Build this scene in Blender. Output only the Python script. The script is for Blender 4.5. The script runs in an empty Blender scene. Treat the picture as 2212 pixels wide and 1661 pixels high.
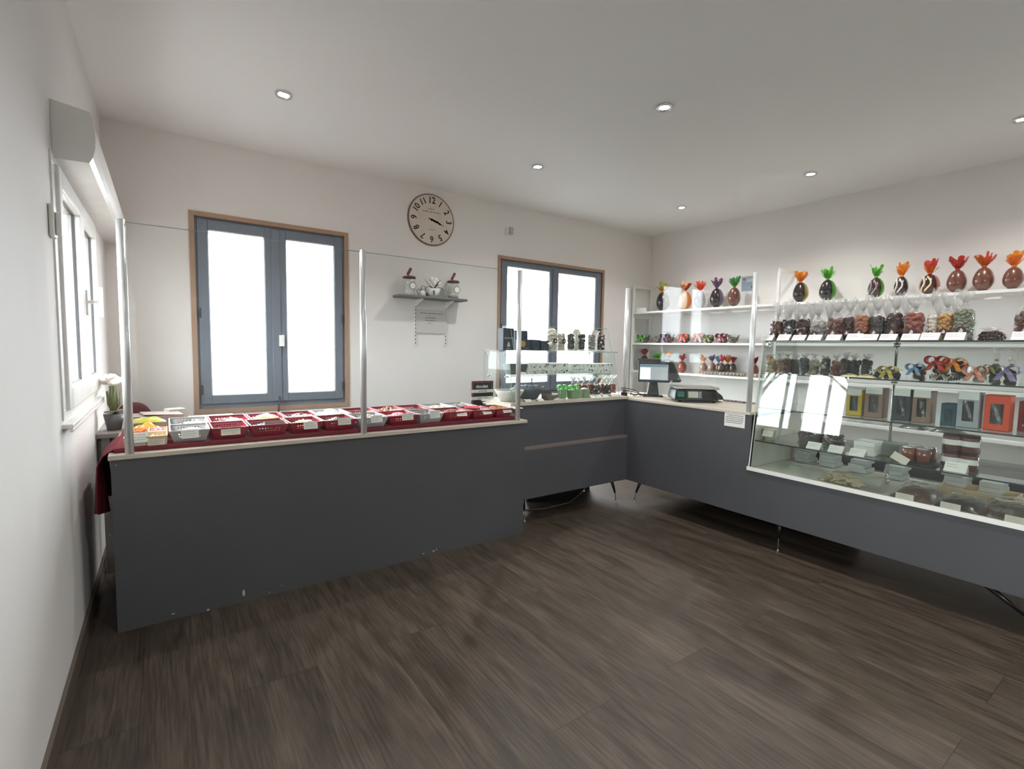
import bpy, math, random
from mathutils import Vector, Matrix
C = bpy.context.scene.collection
PI = math.pi
# ------------------------------------------------------------------ camera
W, H = 2212, 1661
CAM = Vector((-5.81261, -4.83027, 1.4)); FPX = 1067.2521
yaw, pit, rol = 0.61167, -0.07459, 0.01747
fw = Vector((math.sin(yaw)*math.cos(pit), math.cos(yaw)*math.cos(pit), math.sin(pit)))
r0 = Vector((math.cos(yaw), -math.sin(yaw), 0)); u0 = r0.cross(fw)
rt = r0*math.cos(rol) + u0*math.sin(rol); up = u0*math.cos(rol) - r0*math.sin(rol)
cd = bpy.data.cameras.new('camera'); cam = bpy.data.objects.new('camera', cd); C.objects.link(cam)
m3 = Matrix((rt, up, -fw)).transposed(); cam.matrix_world = Matrix.Translation(CAM) @ m3.to_4x4()
cd.sensor_width = 36; cd.sensor_fit = 'HORIZONTAL'; cd.lens = FPX/W*36; cd.clip_start = .05; cd.clip_end = 300
bpy.context.scene.camera = cam
def at(px, py, ax, v):
    "world point seen at pixel (px,py) on the plane axis=v"
    d = rt*((px-W/2)/FPX) - up*((py-H/2)/FPX) + fw
    i = 'xyz'.index(ax)
    return CAM + d*((v-CAM[i])/d[i])
# ------------------------------------------------------------------ materials
def lin(c):
    c = c/255
    return c/12.92 if c <= .04045 else ((c+.055)/1.055)**2.4
def rgb(r, g, b): return (lin(r), lin(g), lin(b), 1)
MATS = {}
def mat(name, col, rough=.6, metal=0, spec=.5, vary=0, vscale=8, bump=0, bscale=60, coat=0, emit=0, alpha=1, trans=0, stretch=None):
    if name in MATS: return MATS[name]
    m = bpy.data.materials.new(name); m.use_nodes = True; nt = m.node_tree; N = nt.nodes; L = nt.links
    b = N['Principled BSDF']
    b.inputs['Base Color'].default_value = col; b.inputs['Roughness'].default_value = rough
    b.inputs['Metallic'].default_value = metal; b.inputs['Specular IOR Level'].default_value = spec
    b.inputs['Coat Weight'].default_value = coat; b.inputs['Coat Roughness'].default_value = .08
    b.inputs['Alpha'].default_value = alpha; b.inputs['Transmission Weight'].default_value = trans
    if emit: b.inputs['Emission Color'].default_value = col; b.inputs['Emission Strength'].default_value = emit
    tc = N.new('ShaderNodeTexCoord'); src = tc.outputs['Object']
    if stretch:
        mp = N.new('ShaderNodeMapping'); mp.inputs['Scale'].default_value = stretch; L.new(src, mp.inputs[0]); src = mp.outputs[0]
    n = N.new('ShaderNodeTexNoise'); n.inputs['Scale'].default_value = vscale; n.inputs['Detail'].default_value = 4; L.new(src, n.inputs['Vector'])
    mr = N.new('ShaderNodeMapRange'); v = vary or .03
    mr.inputs['From Min'].default_value = .3; mr.inputs['From Max'].default_value = .7
    mr.inputs['To Min'].default_value = 1-v; mr.inputs['To Max'].default_value = 1+v
    L.new(n.outputs['Fac'], mr.inputs['Value'])
    mx = N.new('ShaderNodeVectorMath'); mx.operation = 'SCALE'; mx.inputs[0].default_value = col[:3]; L.new(mr.outputs[0], mx.inputs['Scale'])
    L.new(mx.outputs[0], b.inputs['Base Color'])
    if bump:
        n2 = N.new('ShaderNodeTexNoise'); n2.inputs['Scale'].default_value = bscale; L.new(src, n2.inputs['Vector'])
        bp = N.new('ShaderNodeBump'); bp.inputs['Strength'].default_value = bump; bp.inputs['Distance'].default_value = .004
        L.new(n2.outputs['Fac'], bp.inputs['Height']); L.new(bp.outputs[0], b.inputs['Normal'])
    MATS[name] = m
    return m
def glassmat(name, tint, base=.04, rough=.0, wrinkle=0, haze=0, hazecol=(.8, .8, .8, 1), wscale=30, pwr=4.5):
    "thin clear sheet: transparent, mirrored by the angle of view, optionally crumpled and milky"
    if name in MATS: return MATS[name]
    m = bpy.data.materials.new(name); m.use_nodes = True; nt = m.node_tree; N = nt.nodes; L = nt.links
    N.remove(N['Principled BSDF']); out = N['Material Output']
    tr = N.new('ShaderNodeBsdfTransparent'); tr.inputs[0].default_value = tint
    gl = N.new('ShaderNodeBsdfGlossy'); gl.inputs['Roughness'].default_value = rough; gl.inputs[0].default_value = (1, 1, 1, 1)
    lw = N.new('ShaderNodeLayerWeight'); lw.inputs[0].default_value = .5
    pw = N.new('ShaderNodeMath'); pw.operation = 'POWER'; pw.inputs[1].default_value = pwr; L.new(lw.outputs['Facing'], pw.inputs[0])
    ma = N.new('ShaderNodeMath'); ma.operation = 'MULTIPLY_ADD'; ma.inputs[1].default_value = 1-base; ma.inputs[2].default_value = base; L.new(pw.outputs[0], ma.inputs[0])
    mx = N.new('ShaderNodeMixShader'); L.new(ma.outputs[0], mx.inputs[0]); L.new(tr.outputs[0], mx.inputs[1]); L.new(gl.outputs[0], mx.inputs[2])
    if wrinkle:
        tc = N.new('ShaderNodeTexCoord'); n2 = N.new('ShaderNodeTexNoise'); n2.inputs['Scale'].default_value = wscale; n2.inputs['Detail'].default_value = 3; L.new(tc.outputs['Object'], n2.inputs['Vector'])
        bp = N.new('ShaderNodeBump'); bp.inputs['Strength'].default_value = wrinkle; bp.inputs['Distance'].default_value = .02
        L.new(n2.outputs['Fac'], bp.inputs['Height']); L.new(bp.outputs[0], gl.inputs['Normal']); L.new(bp.outputs[0], lw.inputs['Normal'])
    last = mx
    if haze:
        df = N.new('ShaderNodeBsdfDiffuse'); df.inputs[0].default_value = hazecol
        tl = N.new('ShaderNodeBsdfTranslucent'); tl.inputs[0].default_value = hazecol
        dm = N.new('ShaderNodeMixShader'); dm.inputs[0].default_value = .5; L.new(df.outputs[0], dm.inputs[1]); L.new(tl.outputs[0], dm.inputs[2])
        m2 = N.new('ShaderNodeMixShader'); m2.inputs[0].default_value = haze; L.new(mx.outputs[0], m2.inputs[1]); L.new(dm.outputs[0], m2.inputs[2]); last = m2
    L.new(last.outputs[0], out.inputs[0]); MATS[name] = m
    return m
def floormat():
    m = bpy.data.materials.new('oak_laminate'); m.use_nodes = True; nt = m.node_tree; N = nt.nodes; L = nt.links
    b = N['Principled BSDF']; tc = N.new('ShaderNodeTexCoord'); sp = N.new('ShaderNodeSeparateXYZ'); L.new(tc.outputs['Object'], sp.inputs[0])
    def math_(op, a, bb=None, c=None):
        n = N.new('ShaderNodeMath'); n.operation = op
        for i, v in enumerate((a, bb, c)):
            if v is None: continue
            if isinstance(v, (int, float)): n.inputs[i].default_value = v
            else: L.new(v, n.inputs[i])
        return n.outputs[0]
    u = math_('ADD', sp.outputs['Y'], 2.67+.86+17.2); v = math_('ADD', sp.outputs['X'], 5.62+.31*20)
    cb = N.new('ShaderNodeCombineXYZ'); L.new(u, cb.inputs[0]); L.new(v, cb.inputs[1])
    br = N.new('ShaderNodeTexBrick'); L.new(cb.outputs[0], br.inputs['Vector'])
    br.offset = .5; br.offset_frequency = 2; br.squash = 1
    br.inputs['Scale'].default_value = 1; br.inputs['Brick Width'].default_value = 1.72; br.inputs['Row Height'].default_value = .31
    br.inputs['Mortar Size'].default_value = .0012; br.inputs['Mortar Smooth'].default_value = .3; br.inputs['Bias'].default_value = 0
    br.inputs['Color1'].default_value = (0, 0, 0, 1); br.inputs['Color2'].default_value = (1, 1, 1, 1); br.inputs['Mortar'].default_value = (.5, .5, .5, 1)
    # grain running along the planks
    jit = N.new('ShaderNodeVectorMath'); jit.operation = 'SCALE'; L.new(br.outputs['Color'], jit.inputs[0]); jit.inputs['Scale'].default_value = 7
    ad = N.new('ShaderNodeVectorMath'); L.new(cb.outputs[0], ad.inputs[0]); L.new(jit.outputs[0], ad.inputs[1])
    mp = N.new('ShaderNodeMapping'); mp.inputs['Scale'].default_value = (1.1, 6.5, 1); L.new(ad.outputs[0], mp.inputs[0])
    g1 = N.new('ShaderNodeTexNoise'); g1.inputs['Scale'].default_value = 1.1; g1.inputs['Detail'].default_value = 6; g1.inputs['Distortion'].default_value = 1.2; L.new(mp.outputs[0], g1.inputs['Vector'])
    mp2 = N.new('ShaderNodeMapping'); mp2.inputs['Scale'].default_value = (4, 70, 1); L.new(ad.outputs[0], mp2.inputs[0])
    g2 = N.new('ShaderNodeTexNoise'); g2.inputs['Scale'].default_value = 1.5; g2.inputs['Detail'].default_value = 4; L.new(mp2.outputs[0], g2.inputs['Vector'])
    mp3 = N.new('ShaderNodeMapping'); mp3.inputs['Scale'].default_value = (1.6, 3.6, 1); L.new(ad.outputs[0], mp3.inputs[0])
    kn = N.new('ShaderNodeTexVoronoi'); kn.inputs['Scale'].default_value = 1.25; L.new(mp3.outputs[0], kn.inputs['Vector'])
    kr = N.new('ShaderNodeMapRange'); kr.inputs['From Min'].default_value = .02; kr.inputs['From Max'].default_value = .16; kr.inputs['To Min'].default_value = .62; kr.inputs['To Max'].default_value = 1; L.new(kn.outputs['Distance'], kr.inputs['Value'])
    f = math_('MULTIPLY_ADD', g1.outputs['Fac'], .52, math_('MULTIPLY', g2.outputs['Fac'], .52))
    rp = N.new('ShaderNodeValToRGB'); L.new(f, rp.inputs[0])
    e = rp.color_ramp.elements; e[0].position = .38; e[0].color = rgb(49, 42, 35); e[1].position = .68; e[1].color = rgb(90, 79, 69)
    k = rp.color_ramp.elements.new(.52); k.color = rgb(69, 60, 51)
    tone = math_('MULTIPLY_ADD', br.outputs['Color'], .12, .94)
    sc = N.new('ShaderNodeVectorMath'); sc.operation = 'SCALE'; L.new(rp.outputs[0], sc.inputs[0]); L.new(math_('MULTIPLY', tone, kr.outputs[0]), sc.inputs['Scale'])
    sm = N.new('ShaderNodeMixRGB'); L.new(br.outputs['Fac'], sm.inputs[0]); L.new(sc.outputs[0], sm.inputs[1]); sm.inputs[2].default_value = rgb(36, 31, 28)
    L.new(sm.outputs[0], b.inputs['Base Color']); b.inputs['Roughness'].default_value = .38; b.inputs['Specular IOR Level'].default_value = .4
    rr = N.new('ShaderNodeMapRange'); rr.inputs['To Min'].default_value = .36; rr.inputs['To Max'].default_value = .5; L.new(g1.outputs['Fac'], rr.inputs['Value']); L.new(rr.outputs[0], b.inputs['Roughness'])
    bp = N.new('ShaderNodeBump'); bp.inputs['Strength'].default_value = .12; bp.inputs['Distance'].default_value = .002; L.new(g2.outputs['Fac'], bp.inputs['Height']); L.new(bp.outputs[0], b.inputs['Normal'])
    return m
M_wall = mat('wall_paint', rgb(229, 226, 223), .75, vary=.015, vscale=1.2, bump=.08, bscale=90)
M_ceil = mat('ceiling_paint', rgb(238, 238, 236), .6, vary=.015, vscale=.8)
M_floor = floormat()
M_base = mat('baseboard_wood', rgb(92, 82, 72), .5, vary=.15, vscale=6, stretch=(1, .1, 1))
M_pvc = mat('white_pvc', rgb(232, 232, 228), .3)
M_blue = mat('blue_grey_window_paint', rgb(114, 122, 134), .45, vary=.05)
M_ply = mat('pale_brown_casing', rgb(168, 138, 116), .6, vary=.06)
M_panel = mat('anthracite_laminate', rgb(82, 83, 86), .32, vary=.03, vscale=3, bump=.04, bscale=250)
M_top = mat('pale_wood_worktop', rgb(206, 196, 182), .4, vary=.05, vscale=5, stretch=(1, 12, 1))
M_topx = mat('pale_wood_edge', rgb(196, 186, 172), .45, vary=.06, vscale=6, stretch=(1, 8, 8))
M_white = mat('white_laminate', rgb(232, 231, 226), .35)
M_offw = mat('cream_laminate', rgb(205, 201, 190), .45, vary=.05, vscale=4)
M_alu = mat('brushed_aluminium', rgb(226, 228, 228), .28, metal=.4, vary=.04, stretch=(1, 1, .05))
M_chrome = mat('chrome', rgb(220, 220, 220), .12, metal=1)
M_black = mat('black_plastic', rgb(30, 31, 33), .4)
M_dark = mat('dark_grey_plastic', rgb(58, 60, 63), .45)
M_leg = mat('black_lacquer', rgb(22, 22, 24), .3)
M_paper = mat('white_paper', rgb(238, 236, 230), .7)
M_cream = mat('cream_paper', rgb(222, 214, 198), .7)
M_ink = mat('dark_ink', rgb(40, 38, 40), .8)
M_greyink = mat('grey_ink', rgb(128, 122, 116), .8)
M_glass = glassmat('clear_glass', (.86, .89, .875, 1), base=.034)
M_cglass = glassmat('small_case_glass', (.965, .985, .975, 1), base=.006, pwr=6)
M_sglass = glassmat('clear_screen_glass', (.97, .985, .98, 1), base=.012)
M_cellotop = glassmat('crumpled_film_top', (.95, .95, .94, 1), .12, .10, wrinkle=1.0, haze=.38, hazecol=(.72, .72, .70, 1), wscale=70)
M_wglass = glassmat('window_glass', (.97, .98, .98, 1))
M_gedge = mat('green_glass_edge', rgb(150, 185, 175), .2, alpha=.75)
M_cello = glassmat('clear_cellophane', (.95, .95, .94, 1), .04, .10, wrinkle=.9, haze=.03, hazecol=(.7, .7, .68, 1), wscale=45)
M_cello2 = glassmat('stiff_cellophane', (.97, .97, .965, 1), .045, .05, wrinkle=.4, haze=.015, wscale=30)
M_choc = mat('dark_chocolate', rgb(62, 38, 32), .25, coat=.6, vary=.15, vscale=20)
M_milk = mat('milk_chocolate', rgb(100, 60, 46), .28, coat=.5, vary=.15, vscale=20)
M_blackc = mat('near_black_chocolate', rgb(40, 34, 36), .25, coat=.6, vary=.15, vscale=20)
M_wchoc = mat('white_chocolate', rgb(226, 208, 172), .35, coat=.3, vary=.06, vscale=20)
M_pinkc = mat('pink_sugared_candy', rgb(226, 160, 168), .45, vary=.1, vscale=20)
M_nut = mat('caramel_nut_chocolate', rgb(150, 88, 52), .35, coat=.3, vary=.25, vscale=25)
M_gold = mat('golden_candy', rgb(186, 140, 80), .35, coat=.3, vary=.2, vscale=25)
M_pale = mat('pale_sugared_almond', rgb(214, 206, 192), .35, coat=.3, vary=.12, vscale=20)
M_redc = mat('red_brown_candy', rgb(142, 70, 58), .35, coat=.4, vary=.2, vscale=20)
M_greyc = mat('grey_almond', rgb(150, 146, 142), .3, coat=.4, vary=.2, vscale=20)
M_orangec = mat('orange_candy', rgb(236, 132, 62), .4, vary=.1, vscale=20)
M_red = mat('burgundy_red_plastic', rgb(150, 40, 58), .35, vary=.04)
M_grey = mat('light_grey_plastic', rgb(176, 174, 176), .4)
M_cloth = mat('burgundy_cloth', rgb(120, 36, 50), .85, vary=.08, vscale=30, bump=.4, bscale=400)
# ------------------------------------------------------------------ mesh builder
class MB:
    def __init__(s): s.v = []; s.f = []
    def add(s, vs, fs):
        o = len(s.v); s.v += [tuple(v) for v in vs]; s.f += [tuple(i+o for i in f) for f in fs]; return s
    def box(s, x0, x1, y0, y1, z0, z1):
        if x0 > x1: x0, x1 = x1, x0
        if y0 > y1: y0, y1 = y1, y0
        if z0 > z1: z0, z1 = z1, z0
        return s.add([(x0,y0,z0),(x1,y0,z0),(x1,y1,z0),(x0,y1,z0),(x0,y0,z1),(x1,y0,z1),(x1,y1,z1),(x0,y1,z1)],
                     [(3,2,1,0),(4,5,6,7),(0,1,5,4),(1,2,6,5),(2,3,7,6),(3,0,4,7)])
    def bc(s, c, d, rot=None):
        "box by centre and size, optionally rotated by a matrix"
        hx, hy, hz = d[0]/2, d[1]/2, d[2]/2; n = MB().box(-hx, hx, -hy, hy, -hz, hz)
        vs = [Vector(v) for v in n.v]
        if rot: vs = [rot @ v for v in vs]
        return s.add([v+Vector(c) for v in vs], n.f)
    def prism(s, pts, h0, h1, ax='z'):
        n = len(pts)
        def P(a, b, h): return {'z': (a, b, h), 'y': (a, h, b), 'x': (h, a, b)}[ax]
        vs = [P(a, b, h0) for a, b in pts] + [P(a, b, h1) for a, b in pts]
        return s.add(vs, [tuple(range(n))[::-1], tuple(range(n, 2*n))] + [(i, (i+1) % n, n+(i+1) % n, n+i) for i in range(n)])
    def cyl(s, p0, p1, r0, r1=None, n=16, cap=True):
        r1 = r0 if r1 is None else r1; p0 = Vector(p0); p1 = Vector(p1); d = (p1-p0).normalized()
        a = d.orthogonal().normalized(); b = d.cross(a); vs = []
        for p, r in ((p0, r0), (p1, r1)):
            for i in range(n):
                t = 2*PI*i/n; vs.append(p+a*(r*math.cos(t))+b*(r*math.sin(t)))
        fs = [(i, (i+1) % n, n+(i+1) % n, n+i) for i in range(n)]
        if cap: fs += [tuple(range(n))[::-1], tuple(range(n, 2*n))]
        return s.add(vs, fs)
    def lathe(s, prof, c=(0,0,0), n=20, sx=1, sy=1, jit=0, seed=1):
        R = random.Random(seed); vs = []
        for r, z in prof:
            for i in range(n):
                t = 2*PI*i/n; k = 1+(R.uniform(-jit, jit) if jit else 0)
                vs.append((c[0]+r*k*sx*math.cos(t), c[1]+r*k*sy*math.sin(t), c[2]+z))
        fs = [(j*n+i, j*n+(i+1) % n, (j+1)*n+(i+1) % n, (j+1)*n+i) for j in range(len(prof)-1) for i in range(n)]
        if prof[0][0] > 1e-5: fs.append(tuple(range(n))[::-1])
        if prof[-1][0] > 1e-5: fs.append(tuple(range((len(prof)-1)*n, len(prof)*n)))
        return s.add(vs, fs)
    def lathe_open(s, prof, c=(0,0,0), n=20, jit=0, seed=1, jz=0):
        R = random.Random(seed); vs = []
        for r, z in prof:
            for i in range(n):
                t = 2*PI*i/n; k = 1+R.uniform(-jit, jit); vs.append((c[0]+r*k*math.cos(t), c[1]+r*k*math.sin(t), c[2]+z+R.uniform(-jz, jz)*(r > .02)))
        return s.add(vs, [(j*n+i, j*n+(i+1) % n, (j+1)*n+(i+1) % n, (j+1)*n+i) for j in range(len(prof)-1) for i in range(n)])
    def ball(s, c, r, n=8, m=5, sz=1, rot=None, sx=1):
        vs = []; fs = []
        vs.append(Vector((0, 0, -r*sz)))
        for j in range(1, m):
            a = -PI/2+PI*j/m
            for i in range(n): vs.append(Vector((sx*r*math.cos(a)*math.cos(2*PI*i/n), r*math.cos(a)*math.sin(2*PI*i/n), r*sz*math.sin(a))))
        vs.append(Vector((0, 0, r*sz)))
        for i in range(n): fs.append((0, 1+(i+1) % n, 1+i))
        for j in range(m-2):
            for i in range(n): a = 1+j*n; fs.append((a+i, a+(i+1) % n, a+n+(i+1) % n, a+n+i))
        a = 1+(m-2)*n
        for i in range(n): fs.append((a+i, a+(i+1) % n, len(vs)-1))
        if rot: vs = [rot @ v for v in vs]
        return s.add([v+Vector(c) for v in vs], fs)
    def tube(s, pts, r, n=8):
        pts = [Vector(p) for p in pts]; vs = []
        prev = None
        for i, p in enumerate(pts):
            d = (pts[min(i+1, len(pts)-1)]-pts[max(i-1, 0)]).normalized()
            a = d.orthogonal().normalized() if prev is None else (prev-d*prev.dot(d)).normalized()
            prev = a; b = d.cross(a)
            for k in range(n): vs.append(p+a*(r*math.cos(2*PI*k/n))+b*(r*math.sin(2*PI*k/n)))
        fs = [(j*n+i, j*n+(i+1) % n, (j+1)*n+(i+1) % n, (j+1)*n+i) for j in range(len(pts)-1) for i in range(n)]
        fs += [tuple(range(n))[::-1], tuple(range((len(pts)-1)*n, len(pts)*n))]
        return s.add(vs, fs)
    def grid(s, f, nu, nv, skip=None):
        vs = [f(i/nu, j/nv) for j in range(nv+1) for i in range(nu+1)]
        fs = [(j*(nu+1)+i, j*(nu+1)+i+1, (j+1)*(nu+1)+i+1, (j+1)*(nu+1)+i) for j in range(nv) for i in range(nu) if not (skip and skip(i, j))]
        return s.add(vs, fs)
    def mesh(s, name, m, smooth=False):
        me = bpy.data.meshes.new(name); me.from_pydata(s.v, [], s.f); me.update()
        if m: me.materials.append(m)
        if smooth:
            for p in me.polygons: p.use_smooth = True
        return me
    def to(s, name, m, parent=None, smooth=False, world=False, loc=None, solid=0, bevel=0):
        if parent is not None and world:
            q = parent
            off = Vector((0, 0, 0))
            while q is not None: off += q.location; q = q.parent
            s.v = [tuple(Vector(v)-off) for v in s.v]
        if parent is None and world:
            xs, ys, zs = zip(*s.v); o = Vector(((min(xs)+max(xs))/2, (min(ys)+max(ys))/2, min(zs)))
            s.v = [tuple(Vector(v)-o) for v in s.v]; loc = o
        ob = bpy.data.objects.new(name, s.mesh(name, m, smooth)); C.objects.link(ob)
        if parent is not None: ob.parent = parent
        if loc is not None: ob.location = loc
        if solid: md = ob.modifiers.new('solid', 'SOLIDIFY'); md.thickness = solid; md.offset = 0
        if bevel: md = ob.modifiers.new('bevel', 'BEVEL'); md.width = bevel; md.segments = 2; md.limit_method = 'ANGLE'
        return ob
def tag(o, label, cat, group=None):
    o['label'] = label; o['category'] = cat
    if group: o['group'] = group
    return o
def thing(name, label, cat, loc=(0,0,0), rz=0, group=None):
    o = bpy.data.objects.new(name, None); C.objects.link(o); o.empty_display_size = .05
    o.location = loc; o.rotation_euler = (0, 0, rz); return tag(o, label, cat, group)
def struct(o): o['kind'] = 'structure'; return o
def stuff(o): o['kind'] = 'stuff'; return o
def textmesh(txt, size, m, name, parent, loc, rot, align='CENTER', depth=.0006, sx=1, shear=0, bold=0):
    cu = bpy.data.curves.new(name, 'FONT'); cu.body = txt; cu.size = size; cu.align_x = align; cu.align_y = 'CENTER'; cu.extrude = depth; cu.shear = shear; cu.offset = bold
    t = bpy.data.objects.new(name, cu); C.objects.link(t); dg = bpy.context.evaluated_depsgraph_get(); dg.update()
    me = bpy.data.meshes.new_from_object(t.evaluated_get(dg)); C.objects.unlink(t); bpy.data.objects.remove(t)
    me.materials.clear(); me.materials.append(m)
    R = rot.to_4x4() @ Matrix.Diagonal((sx, 1, 1, 1)); me.transform(R)
    o = bpy.data.objects.new(name, me); C.objects.link(o); o.parent = parent; o.location = loc; return o
# facing matrices: text plane X right, Y up, Z towards the viewer
F_back = Matrix(((1,0,0),(0,0,-1),(0,1,0)))          # faces -y
F_left = Matrix(((0,0,-1),(-1,0,0),(0,1,0)))         # faces -x (for the counter on the right): right = -y
def Rx(a): return Matrix.Rotation(a, 3, 'X')
def Ry(a): return Matrix.Rotation(a, 3, 'Y')
def Rz(a): return Matrix.Rotation(a, 3, 'Z')
# ------------------------------------------------------------------ room shell
XL, HC, YF = -6.1625, 3.036, -8.6
WT = .28
def wall(name, axis, pos, out, a0, a1, holes):
    "wall slab on plane axis=pos reaching out, a0..a1 along the other axis, holes (a0,a1,z0,z1)"
    b = MB(); cur = a0
    def put(u0, u1, z0, z1):
        if u1-u0 < 1e-4 or z1-z0 < 1e-4: return
        if axis == 'y': b.box(u0, u1, pos, pos+out, z0, z1)
        else: b.box(pos, pos+out, u0, u1, z0, z1)
    for h in sorted(holes):
        put(cur, h[0], 0, HC); put(h[0], h[1], 0, h[2]); put(h[0], h[1], h[3], HC); cur = h[1]
    put(cur, a1, 0, HC)
    return struct(b.to(name, M_wall, world=True))
W1 = (-5.631, -4.361, .804, 2.4565); W2 = (-2.653, -.938, .79, 2.4565); W3 = (-2.13, -.74, 1.07, 2.14)
struct(MB().box(XL-WT, WT, YF-WT, WT, -.08, 0).to('floor', M_floor))
struct(MB().box(XL-WT, WT, YF-WT, WT, HC, HC+.1).to('ceiling', M_ceil))
wall('wall_back', 'y', 0, WT, XL-WT, WT, [tuple(W1), tuple(W2)])
wall('wall_left', 'x', XL, -WT, YF, 0, [W3, (-8.2, -6.2, .85, 2.25)])
W5_FILL = (-6.45, -5.47, 1.0, 2.3)
wall('wall_right', 'x', 0, WT, YF, 0, [W5_FILL])
W4_FILL = (-8.2, -6.2, .85, 2.25)
wall('wall_front', 'y', YF, -WT, XL-WT, WT, [])
struct(MB().box(XL, XL+.014, YF, -.001, 0, .09).to('baseboard_left', M_base, world=True))
struct(MB().box(XL+.014, 0, -.014, -.001, 0, .09).to('baseboard_back', M_base, world=True))
def blue_window(name, w, gl, casing=.036):
    x0, x1, z0, z1 = w; root = thing(name, '', '', ((x0+x1)/2, 0, z0)); del root['label'], root['category']; struct(root)
    b = MB()
    for a in ((x0, x1, z1-casing, z1), (x0, x1, z0, z0+casing), (x0, x0+casing, z0+casing, z1-casing), (x1-casing, x1, z0+casing, z1-casing)):
        b.box(a[0], a[1], -.012, .10, a[2], a[3])
    b.to('casing', M_ply, root, world=True)
    X0, X1, Z0, Z1 = x0+casing, x1-casing, z0+casing, z1-casing; fwid = .03
    b = MB()
    for a in ((X0, X1, Z1-fwid, Z1), (X0, X1, Z0, Z0+fwid+.02), (X0, X0+fwid, Z0+fwid+.02, Z1-fwid), (X1-fwid, X1, Z0+fwid+.02, Z1-fwid)): b.box(a[0], a[1], .016, .09, a[2], a[3])
    b.to('frame', M_blue, root, world=True)
    mid = (X0+X1)/2
    for k, (s0, s1, g) in enumerate(((X0+fwid*.6, mid-.001, gl[0]), (mid+.001, X1-fwid*.6, gl[1]))):
        b = MB(); t0, t1 = Z0+fwid+.012, Z1-fwid*.6; g0, g1, h0, h1 = g
        b.box(s0, g0, .0, .06, t0, t1).box(g1, s1, .0, .06, t0, t1).box(g0, g1, .0, .06, t0, h0).box(g0, g1, .0, .06, h1, t1)
        sash = b.to('sash', M_blue, root, world=True, bevel=.003)
        b = MB(); e = .007; b.box(g0, g0+e, .012, .05, h0, h1).box(g1-e, g1, .012, .05, h0, h1).box(g0, g1, .012, .05, h0, h0+e).box(g0, g1, .012, .05, h1-e, h1)
        b.to('glazing_bead', M_pvc, sash, world=True)
        MB().box(g0, g1, .03, .036, h0, h1).to('glass_pane', M_wglass, sash, world=True)
        hx = s0+.004 if k == 0 else s1-.004
        for hz in (t0+.12, (t0+t1)/2):
            MB().cyl((hx, -.006, hz-.04), (hx, -.006, hz+.04), .008, n=8).to('hinge', M_dark, sash, world=True)
    MB().box(mid-.035, mid+.035, -.012, .0, Z0+fwid+.015, Z1-fwid).to('astragal', M_blue, root, world=True, bevel=.004)
    return root
win1 = blue_window('window_1', W1, ((-5.503, -5.08, .955, 2.326), (-4.91, -4.488, .955, 2.328)))
p = at(609, 736, 'y', -.02)
b = MB().box(p.x-.022, p.x+.006, -.022, -.012, p.z-.05, p.z+.05); b.box(p.x-.004, p.x+.016, -.05, -.022, p.z-.05, p.z+.052); b.to('handle', M_pvc, win1, world=True, bevel=.003)
blue_window('window_2', W2, ((-2.515, -1.872, .978, 2.352), (-1.732, -1.085, .978, 2.352)))
# window in the left wall, white pvc
y0, y1, z0, z1 = W3
root = thing('window_3', '', '', (XL, (y0+y1)/2, z0)); del root['label'], root['category']; struct(root); win3 = root
b = MB(); q = .045
for a in ((y0-.04, y1+.04, z1-q, z1+.0), (y0-.04, y1+.04, z0, z0+q), (y0-.04, y0+q, z0+q, z1-q), (y1-q, y1+.04, z0+q, z1-q)): b.box(XL-.06, XL+.006, a[0], a[1], a[2], a[3])
b.to('frame', M_pvc, root, world=True, bevel=.002)
mid = (y0+y1)/2
for s0, s1 in ((y0+q-.01, mid-.002), (mid+.002, y1-q+.01)):
    g0, g1, h0, h1 = s0+.075, s1-.075, z0+q+.085, z1-q-.075; t0, t1 = z0+q-.01, z1-q+.01
    b = MB().box(XL-.05, XL+.018, s0, g0, t0, t1).box(XL-.05, XL+.018, g1, s1, t0, t1).box(XL-.05, XL+.018, g0, g1, t0, h0).box(XL-.05, XL+.018, g0, g1, h1, t1)
    sash = b.to('sash', M_pvc, root, world=True, bevel=.006)
    MB().box(XL-.022, XL-.016, g0, g1, h0, h1).to('glass_pane', M_wglass, sash, world=True)
    b = MB()
    for a in ((g0, g0+.006, h0, h1), (g1-.006, g1, h0, h1), (g0, g1, h0, h0+.006), (g0, g1, h1-.006, h1)): b.box(XL-.016, XL-.006, *a)
    b.to('gasket', M_dark, sash, world=True)
b = MB().box(XL+.016, XL+.026, mid+.005, mid+.04, 1.53, 1.66); b.cyl((XL+.02, mid+.022, 1.6), (XL+.075, mid+.022, 1.6), .009, n=10); b.box(XL+.068, XL+.086, mid+.01, mid+.034, 1.52, 1.68)
b.to('handle', M_pvc, root, world=True, bevel=.002)
b = MB().box(XL-.02, XL+.034, y0-.05, y1+.14, z0-.03, z0-.012); b.box(XL+.024, XL+.034, y0-.05, y1+.14, z0-.045, z0-.0302)
b.to('window_sill', M_pvc, root, world=True, bevel=.003)
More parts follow.
